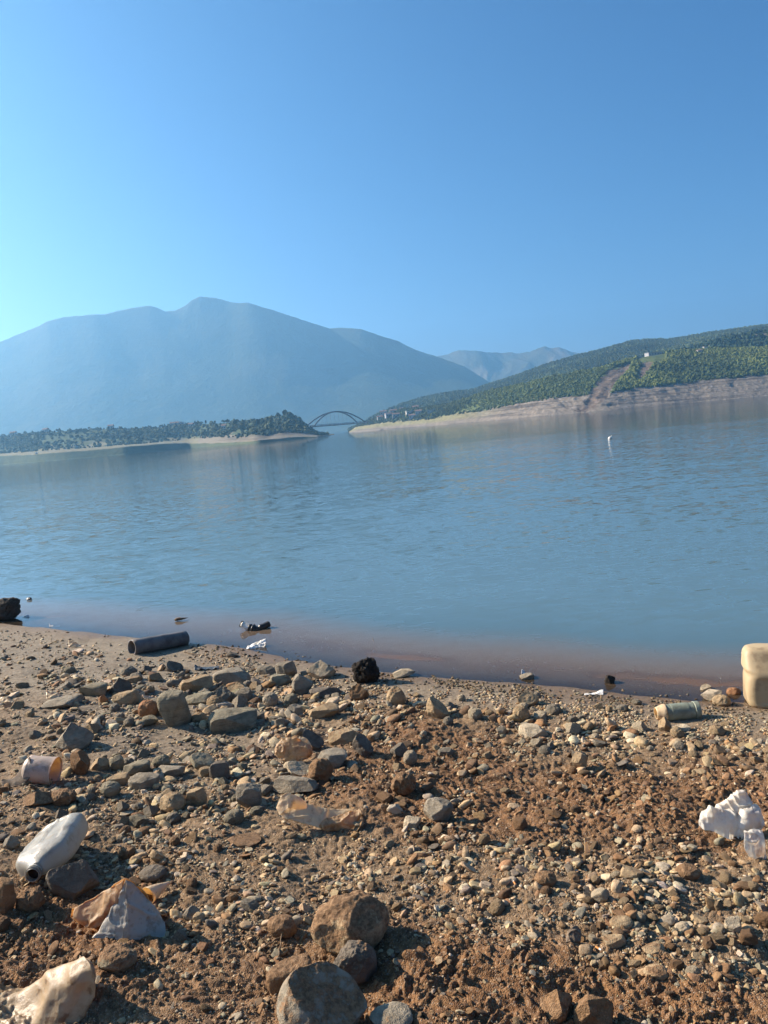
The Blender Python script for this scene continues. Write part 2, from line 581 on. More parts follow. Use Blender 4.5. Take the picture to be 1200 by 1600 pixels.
def land(az, rows, nsub):
    """rows: list of (D(az), Z(az)); linear between rows -> grid arrays x,y,z,t(row coordinate)"""
    D, Z, T = [], [], []
    for k in range(len(rows) - 1):
        n = nsub[k]
        for i in range(n + (k == len(rows) - 2)):
            u = i / n
            D.append(rows[k][0] * (1 - u) + rows[k + 1][0] * u); Z.append(rows[k][1] * (1 - u) + rows[k + 1][1] * u); T.append(np.full(len(az), k + u))
    D = np.array(D); Z = np.array(Z); T = np.array(T)
    return D * np.sin(az), D * np.cos(az), Z, T


def far_mat(name, forest, bare, extra=None, scale=1.0, bumpd=2.0):
    m, nt, nodes, L = new_mat(name)
    p = pos(nt)
    mask = attr(nt, 'bare')
    n1 = noise_n(nt, p, .035 * scale, 5, .6); n2 = noise_n(nt, p, .25 * scale, 4, .65)
    fc = mixc(nt, forest[0], forest[1], ramp(nt, n1, .35, .65))
    fc = mixc(nt, fc, forest[2], ramp(nt, n2, .5, .75))
    mpn = N(nt, 'ShaderNodeMapping'); mpn.inputs['Scale'].default_value = (.01, .01, .55); L.new(p, mpn.inputs[0])
    st = noise_n(nt, mpn.outputs[0], 1.0, 4, .65)
    bc = mixc(nt, bare[0], bare[1], ramp(nt, n2, .3, .7))
    bc = mixc(nt, bc, bare[2], ramp(nt, st, .48, .62))
    c = mixc(nt, fc, bc, mask)
    sc = attr(nt, 'scar'); c = mixc(nt, c, mixc(nt, (.10, .074, .056), (.185, .142, .106), ramp(nt, n2, .35, .65)), sc)
    gr = attr(nt, 'grass'); c = mixc(nt, c, mixc(nt, (.16, .15, .07), (.27, .24, .12), ramp(nt, n2, .35, .65)), gr)
    b = N(nt, 'ShaderNodeBsdfPrincipled'); L.new(c, b.inputs['Base Color']); b.inputs['Roughness'].default_value = .95; b.inputs['Specular IOR Level'].default_value = .1
    L.new(bump(nt, math_(nt, 'ADD', n2, n1), bumpd, .8), b.inputs['Normal'])
    finish(nt, b.outputs[0])
    return m


def in_poly(X, Y, poly):
    p = np.array(poly, float); r = np.zeros(X.shape, bool); j = len(p) - 1
    for i in range(len(p)):
        c = ((p[i, 1] > Y) != (p[j, 1] > Y)) & (X < (p[j, 0] - p[i, 0]) * (Y - p[i, 1]) / (p[j, 1] - p[i, 1] + 1e-9) + p[i, 0])
        r ^= c; j = i
    return r


SCAR = [(990, 566), (983, 578), (970, 592), (958, 606), (950, 622), (938, 634), (915, 644), (903, 642), (915, 626), (922, 612), (932, 596), (946, 582), (962, 573)]
SCAR2 = [(1003, 566), (1022, 566), (1012, 584), (998, 596), (994, 588)]


def build_hillside():
    X0, X1 = 545, 2300
    az = np.linspace(azte(X0, hor(X0))[0], azte(X1, hor(X1))[0], 620)
    D0 = smooth1(dline([(545, 900), (570, 860), (620, 800), (700, 690), (780, 620), (850, 570), (940, 560), (1050, 600), (1200, 640), (1500, 660), (2300, 620)])(az), 25)
    D0 = D0 + fbm2(az * 30, az * 0, 5, 3) * 4
    bankT = line([(545, 675), (556, 667), (575, 664), (600, 661), (640, 658), (680, 655), (700, 650), (730, 645.5), (760, 643), (780, 636.5), (815, 630), (850, 625), (880, 621), (920, 617.5), (960, 612), (1000, 606), (1050, 600.5), (1100, 595), (1150, 590), (1200, 585.5), off(1500, 30), off(2300, 30)])(az)
    frontT = line([(545, 675), (570, 662), (590, 650), (620, 641), (660, 636), (700, 632), (730, 622), (765, 611), (800, 603), (850, 591.5), (900, 580), (950, 570), (985, 562), (1010, 556), (1050, 550), (1100, 546.5), (1150, 544), (1200, 541.5), off(1300, 78), off(1500, 90), off(2300, 80)])(az)
    midT = line([(545, 676), (580, 662), (620, 645), (700, 636), (850, 600), (950, 575), (1010, 560), (1045, 548), (1070, 543), (1100, 535), (1130, 528), (1165, 523), (1200, 519), off(1300, 102), off(1500, 112), off(2300, 90)])(az)
    backT = line([(545, 673), (573, 658), (585, 650), (600, 643), (630, 631), (660, 622), (690, 615), (715, 611), (740, 609), (765, 600), (800, 589), (850, 571), (900, 556), (925, 550), (950, 543), (985, 533), (1010, 531), (1050, 530), (1100, 521), (1150, 514), (1200, 507), off(1300, 118), off(1500, 140), off(2300, 120)])(az)
    D1 = D0 + np.interp(az, [az[0], azte(700, 658)[0], azte(850, 640)[0], az[-1]], [22, 34, 48, 60])
    D2 = D1 + np.interp(az, [az[0], azte(650, 660)[0], azte(800, 640)[0], azte(1000, 640)[0], az[-1]], [25, 45, 90, 150, 170])
    D3 = D2 + np.interp(az, [az[0], azte(700, 660)[0], azte(1000, 640)[0], az[-1]], [30, 90, 110, 130])
    D4 = D3 + np.interp(az, [az[0], azte(640, 660)[0], azte(800, 640)[0], az[-1]], [40, 330, 620, 760])
    z1, z2, z3, z4 = ZC + D1 * bankT, ZC + D2 * frontT, ZC + D3 * np.minimum(midT, 9), ZC + D4 * backT
    z1 = smooth1(z1, 5); z2 = smooth1(np.maximum(z2, z1 + .5), 9)
    z3 = np.maximum(z3, z2 - 4); z4 = np.maximum(z4, z3 * .9)
    dipD = D2 + 45; dipZ = np.maximum(np.minimum(z2 - 3, z3 - 3), 1)
    rows = [(D0 - 45, np.full_like(az, -4.0)), (D0, np.full_like(az, -.05)), (D1, z1), (D2, z2), (dipD, dipZ), (D3 + 20, z3), (D3 + 80, z3 - 6), (D4, z4), (D4 + 500, z4 * .45)]
    x, y, z, T = land(az, rows, [5, 26, 44, 8, 16, 8, 46, 10])
    bank = ((T > 1) & (T <= 2.0)); veg = (T > 2)
    q = sstep(1.02, 1.4, T)
    rg = fbm2(x * .12, y * .12, 9, 4)
    strat = noise2(z * 1.2 + rg * 1.5, x * .012, 12)
    X, Y, w = project(np.stack([x, y, z], -1))
    rocky = blob(X, Y, 860, 628, 110, 26) + .6 * blob(X, Y, 1060, 610, 160, 25)
    z = z + np.where(T > 1, (rg * .55 + strat * .25) * q * (1 + 1.6 * rocky) * sstep(2.25, 1.9, T), 0)
    gul = np.abs(fbm2(az[None, :] * 170 + T * 3, T * 1.3, 15, 3))
    z = z - np.where(T > 1, gul * sstep(1.0, 1.5, T) * sstep(2.1, 1.8, T) * (.15 + .9 * rocky), 0)
    z = z + np.where(T > 2.2, fbm2(x * .012, y * .012, 4, 4) * sstep(2.2, 2.6, T) * sstep(7.3, 6.5, T) * 3, 0)
    jx, jy = noise2(x * .09, y * .09, 81) * 5 + noise2(x * .3, y * .3, 83) * 3, noise2(x * .09, y * .09, 82) * 3
    scar = in_poly(X + jx, Y + jy, SCAR) | in_poly(X + jx, Y + jy, SCAR2)
    z = z - scar * (.8 + 1.0 * noise2(x * .2, y * .2, 71)) * (T < 3.2)
    bare = np.where(T <= 2.0, 1.0, 0.0); bare = np.maximum(bare, sstep(2.12, 2.0, T + fbm2(x * .06, y * .06, 3, 2) * .12))
    dry = (T > 4.6) & (T < 6) & (X > 1090); bare = np.maximum(bare, dry * sstep(.0, .35, fbm2(x * .05, y * .05, 62, 3)) * .9)
    grass = ((T < 2.1) & (X < 800)) * sstep(800, 700, X) * sstep(1.25, 1.7, T)
    V = np.stack([x, y, z], -1)
    me = mesh_np('hillside', V.reshape(-1, 3), grid_faces(*x.shape), True, {'bare': ('FLOAT', bare), 'scar': ('FLOAT', scar * 1.0 * (T < 3.2)), 'grass': ('FLOAT', grass)})
    m = far_mat('hillside_scrub', [(.075, .100, .034), (.120, .145, .050), (.055, .075, .028)], [(.155, .128, .098), (.265, .222, .172), (.10, .083, .066)], scale=1.3, bumpd=1.5)
    tag(obj('hillside', me, m), 'green scrub hillside with a bare tan bank on the right shore', 'hillside', kind='structure')
    return V, T, az


def build_spit():
    X0, X1 = -700, 522
    az = np.linspace(azte(X0, hor(X0))[0], azte(X1, hor(X1))[0], 460)
    wl = line([off(-700, -4.2), (0, 727), (60, 722), (100, 718.5), (200, 709.5), (300, 699.8), (400, 692.5), (450, 687.5), (500, 682.5), (522, 679)])(az)
    D0 = ZC / np.maximum(-wl, .0025)
    D0 = np.clip(smooth1(D0, 15), 380, 900)
    edge = line([off(-700, 11), (0, 711.5), (60, 709), (100, 706), (200, 698), (270, 693), (315, 692), (330, 692.5), (400, 689), (450, 684), (500, 681.5), (522, 678.5)])(az)
    veg = line([off(-700, 14), (0, 708.5), (60, 705), (100, 702), (200, 694.5), (270, 689), (300, 685), (340, 682), (370, 685), (400, 679), (420, 681), (440, 676), (470, 676), (500, 680.5), (522, 678.2)])(az)
    top = line([off(-700, 52), (-100, 691), (0, 682), (40, 679), (75, 676), (140, 671), (200, 671), (250, 668.5), (300, 663), (350, 661), (400, 658.5), (420, 656), (440, 651), (452, 651), (465, 657), (475, 663), (485, 670), (495, 675.5), (510, 679.2), (522, 678.2)])(az)
    D1 = D0 + 4; z1 = np.maximum(ZC + D1 * edge, .2)
    D2 = D1 + 45; z2 = np.maximum(ZC + D2 * veg, z1)
    D3 = D2 + 110; z3 = np.maximum(ZC + D3 * top, z2 + .1)
    end = sstep(az[-1], az[-1] - .035, az)
    rows = [(D0 - 30, np.full_like(az, -4.0)), (D0, np.full_like(az, -.05)), (D1, z1), (D2, z2), (D3, z3), (D3 + 130, np.full_like(az, -4.0))]
    x, y, z, T = land(az, rows, [4, 8, 10, 30, 8])
    z = z + np.where((T > 1.1) & (T < 4.6), fbm2(x * .06, y * .06, 9, 4) * .55 * sstep(1.1, 2.2, T) * (.15 + .85 * end), 0)
    V = np.stack([x, y, z], -1)
    bare = sstep(3.25, 2.95, T + fbm2(x * .05, y * .05, 3, 3) * .3)
    X, Y, w = project(V)
    bare = np.maximum(bare, blob(X, Y, 355, 685, 40, 6) > .4)
    bare = bare * np.where(T < 2.0, .12, 1.0)
    me = mesh_np('peninsula', V.reshape(-1, 3), grid_faces(*x.shape), True, {'bare': ('FLOAT', bare), 'scar': ('FLOAT', bare * 0), 'grass': ('FLOAT', (bare > .5) * (X < 310) * .5)})
    m = far_mat('peninsula_scrub', [(.050, .070, .034), (.075, .095, .045), (.04, .056, .028)], [(.17, .145, .105), (.23, .20, .145), (.14, .118, .085)], scale=1.4, bumpd=1.0)
    tag(obj('peninsula', me, m), 'low wooded spit of land reaching in from the left', 'peninsula', kind='structure')
    return V, T, az


def build_mountain(name, label, ridge, D_foot, D_ridge, X0, X1, cols, seed, gul=1.0, fz=2.0, BAREK=.25):
    az = np.linspace(azte(X0, hor(X0))[0], azte(X1, hor(X1))[0], 520)
    t = line(ridge)(az)
    Dr = D_ridge * (1 + .05 * fbm2(az * 9, az * 0, seed, 2))
    zr = ZC + Dr * t
    zr = zr + fbm2(az * 160, az * 0, seed + 3, 3) * zr * .003
    nr = 110
    u = np.linspace(0, 1, nr)[:, None]
    D = D_foot + (Dr - D_foot) * u
    prof = .35 * u + .65 * u ** 1.7
    g = np.abs(fbm2(az[None, :] * 26 + fbm2(az[None, :] * 7, u * 3, seed + 8, 2) * 1.2, u * 1.6, seed, 4))
    zs = smooth1(zr, 61); k6 = u ** 8
    z = fz + (zs * (1 - k6) + zr * k6 - fz) * prof
    z = z - g * zr * .20 * gul * (.6 + .4 * u) + fbm2(D * np.sin(az) * .006, D * np.cos(az) * .006, seed + 40, 4) * zr * .022 * (u * (1 - u) * 4) - 0 * g * (u * (1 - u) * 4) ** .8
    z[0] = -3
    back = np.linspace(0, 1, 14)[1:, None]
    Db = Dr + back * D_ridge * .22
    zb = zr * (1 - back * .8)
    D = np.concatenate([D, Db]); z = np.concatenate([z, zb])
    V = np.stack([D * np.sin(az), D * np.cos(az), z], -1)
    z0 = np.zeros(V.shape[:2])
    n = fbm2(V[..., 0] * .004, V[..., 1] * .004, seed + 30, 4)
    bare = sstep(.05, .5, n + z / max(zr.max(), 1) * .5 - .15) * BAREK
    me = mesh_np(name, V.reshape(-1, 3), grid_faces(*z0.shape), True, {'bare': ('FLOAT', bare), 'scar': ('FLOAT', z0), 'grass': ('FLOAT', z0)})
    m = far_mat(name + '_slope', cols[0], cols[1], scale=.25, bumpd=6)
    tag(obj(name, me, m), label, 'mountain', kind='structure')


def build_mountains():
    build_mountain('mountain', 'large hazy blue mountain across the lake on the left',
                   [(-900, 640), (-500, 600), (-250, 590), (-100, 566), (0, 534), (25, 524), (60, 509), (75, 501), (100, 495), (150, 491), (165, 491), (185, 485), (203, 481), (235, 477.5), (247, 481), (258, 486), (275, 484), (290, 476), (300, 469), (312, 463), (335, 465), (365, 472), (390, 473), (420, 482.5), (450, 492), (480, 502), (515, 513), (535, 512), (565, 514), (600, 526), (620, 532), (650, 547), (680, 556), (725, 572), (765, 597), (850, 630), (950, 640)],
                   2100, 3000, -900, 950, ([(.040, .055, .03), (.06, .07, .035), (.035, .045, .025)], [(.13, .105, .075), (.17, .14, .10), (.10, .08, .06)]), 200, .04)
    build_mountain('far_mountain', 'pale distant mountain range between the two nearer slopes',
                   [(200, 600), (500, 590), (600, 575), (640, 562), (685, 556), (710, 548), (725, 545.5), (750, 543), (770, 544), (800, 544.2), (820, 544.5), (840, 541), (860, 541), (880, 543.5), (900, 546), (922, 547), (960, 551), (1100, 570), (1400, 590)],
                   3200, 3900, 200, 1400, ([(.07, .075, .045), (.11, .10, .06), (.06, .06, .04)], [(.24, .19, .13), (.30, .24, .17), (.2, .16, .11)]), 400, .5, 30, .7)


def build_sky_and_light():
    w = bpy.data.worlds.new('World'); scene.world = w; w.use_nodes = True
    nt = w.node_tree; nt.nodes.clear()
    st = N(nt, 'ShaderNodeTexSky', sky_type='NISHITA'); st.sun_disc = False
    st.sun_elevation = math.radians(SUN_EL); st.sun_rotation = math.radians(SUN_AZ)
    st.air_density = SKY_AIR; st.dust_density = SKY_DUST; st.ozone_density = SKY_OZ; st.altitude = 300
    bg = N(nt, 'ShaderNodeBackground'); bg.inputs[1].default_value = SKY_STR
    sp = N(nt, 'ShaderNodeSeparateColor'); nt.links.new(st.outputs[0], sp.inputs[0])
    cb = N(nt, 'ShaderNodeCombineColor')
    for i in range(3):
        nt.links.new(math_(nt, 'MULTIPLY', math_(nt, 'POWER', sp.outputs[i], SKY_GAM[i]), SKY_MUL[i]), cb.inputs[i])
    nt.links.new(cb.outputs[0], bg.inputs[0])
    o = N(nt, 'ShaderNodeOutputWorld'); nt.links.new(bg.outputs[0], o.inputs[0])
    l = bpy.data.lights.new('sun', 'SUN'); l.energy = SUN_STR; l.angle = math.radians(.5); l.color = (1, .87, .71)
    so = bpy.data.objects.new('sun', l); COL.objects.link(so)
    e, a = math.radians(SUN_EL), math.radians(SUN_AZ)
    d = Vector((math.sin(a) * math.cos(e), math.cos(a) * math.cos(e), math.sin(e)))
    so.rotation_euler = d.to_track_quat('Z', 'Y').to_euler(); so.location = (-20, 10, 30)
    # air
    V, Fc = box((-5400, -5400, -7.2), (5400, 5400, 690))
    me = mesh_np('haze', V, Fc, False)
    m, nt, nodes, L = new_mat('haze_air')
    pv = N(nt, 'ShaderNodeVolumePrincipled'); pv.inputs['Color'].default_value = (*HAZE_COL, 1); pv.inputs['Density'].default_value = HAZE_D; pv.inputs['Anisotropy'].default_value = HAZE_G
    oo = N(nt, 'ShaderNodeOutputMaterial'); L.new(pv.outputs[0], oo.inputs['Volume'])
    tag(obj('haze', me, m), 'blue haze in the air over the lake', 'haze', kind='stuff')
    cam = bpy.data.cameras.new('camera'); co = bpy.data.objects.new('camera', cam); COL.objects.link(co)
    cam.sensor_fit = 'VERTICAL'; cam.sensor_height = 24; cam.sensor_width = 18; cam.lens = F * 24 / 1600; cam.clip_start = .05; cam.clip_end = 20000
    M = Matrix(((_r[0], _u[0], -_f[0], 0), (_r[1], _u[1], -_f[1], 0), (_r[2], _u[2], -_f[2], ZC), (0, 0, 0, 1)))
    co.matrix_world = M; scene.camera = co
    vs = scene.view_settings; scene.display_settings.display_device = 'sRGB'
    vs.view_transform = 'Standard'; vs.look = 'None'; vs.exposure = EXPO; vs.gamma = 1; vs.use_curve_mapping = False
    c = scene.cycles
    c.use_denoising = True; c.max_bounces = 8; c.transparent_max_bounces = 12; c.volume_bounces = 1; c.diffuse_bounces = 3; c.glossy_bounces = 3
    c.use_adaptive_sampling = True; c.adaptive_threshold = .01; c.sample_clamp_indirect = 8
    c.caustics_reflective = False; c.caustics_refractive = False


W1, W2, W3 = .09, .36, .24
SUN_EL, SUN_AZ, SUN_STR = 30, -68, 5.0
SKY_AIR, SKY_DUST, SKY_OZ, SKY_STR = 1.0, .8, 6.0, .050
SKY_GAM, SKY_MUL = (2.1, 1.3, 1.1), (.26, .525, .765)
HAZE_D, HAZE_COL, HAZE_G, EXPO = 2.6e-4, (.285, .63, 1.0), .52, 1.42
GROUND = build_ground()
build_water()
HILL = build_hillside()
SPIT = build_spit()
build_mountains()
build_sky_and_light()
# ================================================================== stones and gravel
COLS = {'grey': (.34, .285, .205), 'olive': (.315, .268, .178), 'tan': (.47, .335, .190), 'pale': (.56, .45, .30),
        'brown': (.29, .168, .082), 'slate': (.190, .155, .115), 'black': (.045, .036, .028), 'rust': (.40, .205, .10), 'cream': (.62, .51, .36)}
CWORD = {'grey': 'grey', 'olive': 'olive grey', 'tan': 'tan', 'pale': 'pale beige', 'brown': 'brown', 'slate': 'dark slate', 'black': 'black', 'rust': 'rusty', 'cream': 'cream'}


def rock_mat():
    m, nt, nodes, L = new_mat('rock')
    oc = objco(nt); oi = N(nt, 'ShaderNodeObjectInfo')
    off_ = N(nt, 'ShaderNodeVectorMath', operation='ADD'); L.new(oc, off_.inputs[0])
    rv = N(nt, 'ShaderNodeCombineXYZ'); L.new(math_(nt, 'MULTIPLY', oi.outputs['Random'], 37.0), rv.inputs[0]); L.new(rv.outputs[0], off_.inputs[1])
    v = off_.outputs[0]
    n1 = noise_n(nt, v, 14, 5, .6); n2 = noise_n(nt, v, 60, 4, .65); n3 = noise_n(nt, v, 240, 2, .6)
    mp = N(nt, 'ShaderNodeMapping'); mp.inputs['Scale'].default_value = (6, 8, 60); mp.inputs['Rotation'].default_value = (.5, .3, 0); L.new(v, mp.inputs[0])
    st = noise_n(nt, mp.outputs[0], 1.0, 3, .6)
    c = mixc(nt, oi.outputs['Color'], (.55, .55, .55), ramp(nt, n1, .3, .75), 'MULTIPLY')
    c = mixc(nt, c, (1.45, 1.4, 1.3), math_(nt, 'MULTIPLY', ramp(nt, n2, .5, .75), .5), 'MULTIPLY')
    c = mixc(nt, c, (.6, .58, .55), math_(nt, 'MULTIPLY', ramp(nt, st, .52, .66), .5), 'MULTIPLY')
    sn = N(nt, 'ShaderNodeSeparateXYZ'); L.new(nt.nodes.new('ShaderNodeNewGeometry').outputs['True Normal'], sn.inputs[0])
    topd = math_(nt, 'MULTIPLY', math_(nt, 'SUBTRACT', sn.outputs[2], .45), .30)
    soil = ramp(nt, math_(nt, 'ADD', math_(nt, 'ADD', math_(nt, 'ADD', n1, topd), math_(nt, 'MULTIPLY', n2, .45)), math_(nt, 'SUBTRACT', math_(nt, 'MULTIPLY', oi.outputs['Alpha'], 1.0), 1.22)), -.03, .12)
    c = mixc(nt, c, mixc(nt, (.16, .09, .045), (.33, .20, .105), ramp(nt, n2, .35, .65)), soil)
    b = N(nt, 'ShaderNodeBsdfPrincipled'); L.new(c, b.inputs['Base Color']); b.inputs['Roughness'].default_value = .9; b.inputs['Specular IOR Level'].default_value = .25
    hh = math_(nt, 'ADD', math_(nt, 'MULTIPLY', n2, 1.0), math_(nt, 'ADD', math_(nt, 'MULTIPLY', n3, .35), math_(nt, 'MULTIPLY', st, .5)))
    L.new(bump(nt, hh, .014, .9), b.inputs['Normal'])
    finish(nt, b.outputs[0])
    return m


ROCK = rock_mat()
OCC = []            # occupied discs on the ground: x, y, radius


def free(x, y, r, k=.8):
    return all((x - a) ** 2 + (y - b) ** 2 > ((r + c) * k) ** 2 for a, b, c in OCC)


KIND = {'block': dict(cuts=11, depth=.64, rough=.045, kind='block'), 'slab': dict(cuts=12, depth=.60, rough=.05, kind='block'),
        'round': dict(cuts=7, depth=.80, rough=.10, kind='round'), 'peak': dict(cuts=9, depth=.62, rough=.055, kind='peak'),
        'wedge': dict(cuts=10, depth=.6, rough=.05, kind='wedge'), 'clod': dict(cuts=5, depth=.75, rough=.19, kind='round'),
        'spongy': dict(cuts=2, depth=.8, rough=.20, kind='round')}


def hand_rock(i, X, Y, w, h, kind, col, label, soil=.15, name=None):
    P = gp(X, Y); s = mpp(P)
    W = w * s; D = W * (.75 if kind in ('block', 'slab') else .85)
    dep = math.atan2(ZC - P[2], math.hypot(P[0], P[1]))
    H = max((h * s - D * math.sin(dep) * .72) / math.cos(dep), .35 * h * s) * 1.15
    sub = 5 if w > 60 else 4
    V, Fc = rock_verts(1000 + i * 7, sub, (1, D / W, max(H / W, .3) * 1.05), **KIND[kind])
    if kind == 'spongy':
        U = ico(sub)[0]; V = V - U * (np.maximum(0, fbm3(U * 4.5, 77, 3) - .05) * .9 + np.abs(fbm3(U * 9, 7, 2)) * .16)[:, None]
    a = RNG.uniform(-.35, .35)
    V = V @ rotz(a).T
    lo, hi = V.min(0), V.max(0)
    V = (V - (lo + hi) / 2) / (hi - lo) * np.array([W, D, H * 1.22])
    x, y = P[0], P[1] + D * .42
    g = G(np.array([x, x - W * .25, x + W * .25]), np.array([y, y, y])).min()
    me = mesh_np('rock_shape', V, Fc)
    o = obj(name or ('rock' if w >= 34 else 'stone'), me, ROCK, loc=(x, y, g + H * .61 - H * .2))
    c = np.array(COLS[col]) * RNG.uniform(.92, 1.08)
    o.color = (*c, soil)
    tag(o, label, 'rock' if w >= 34 else 'stone')
    OCC.append((x, y, W * .5))
    return o


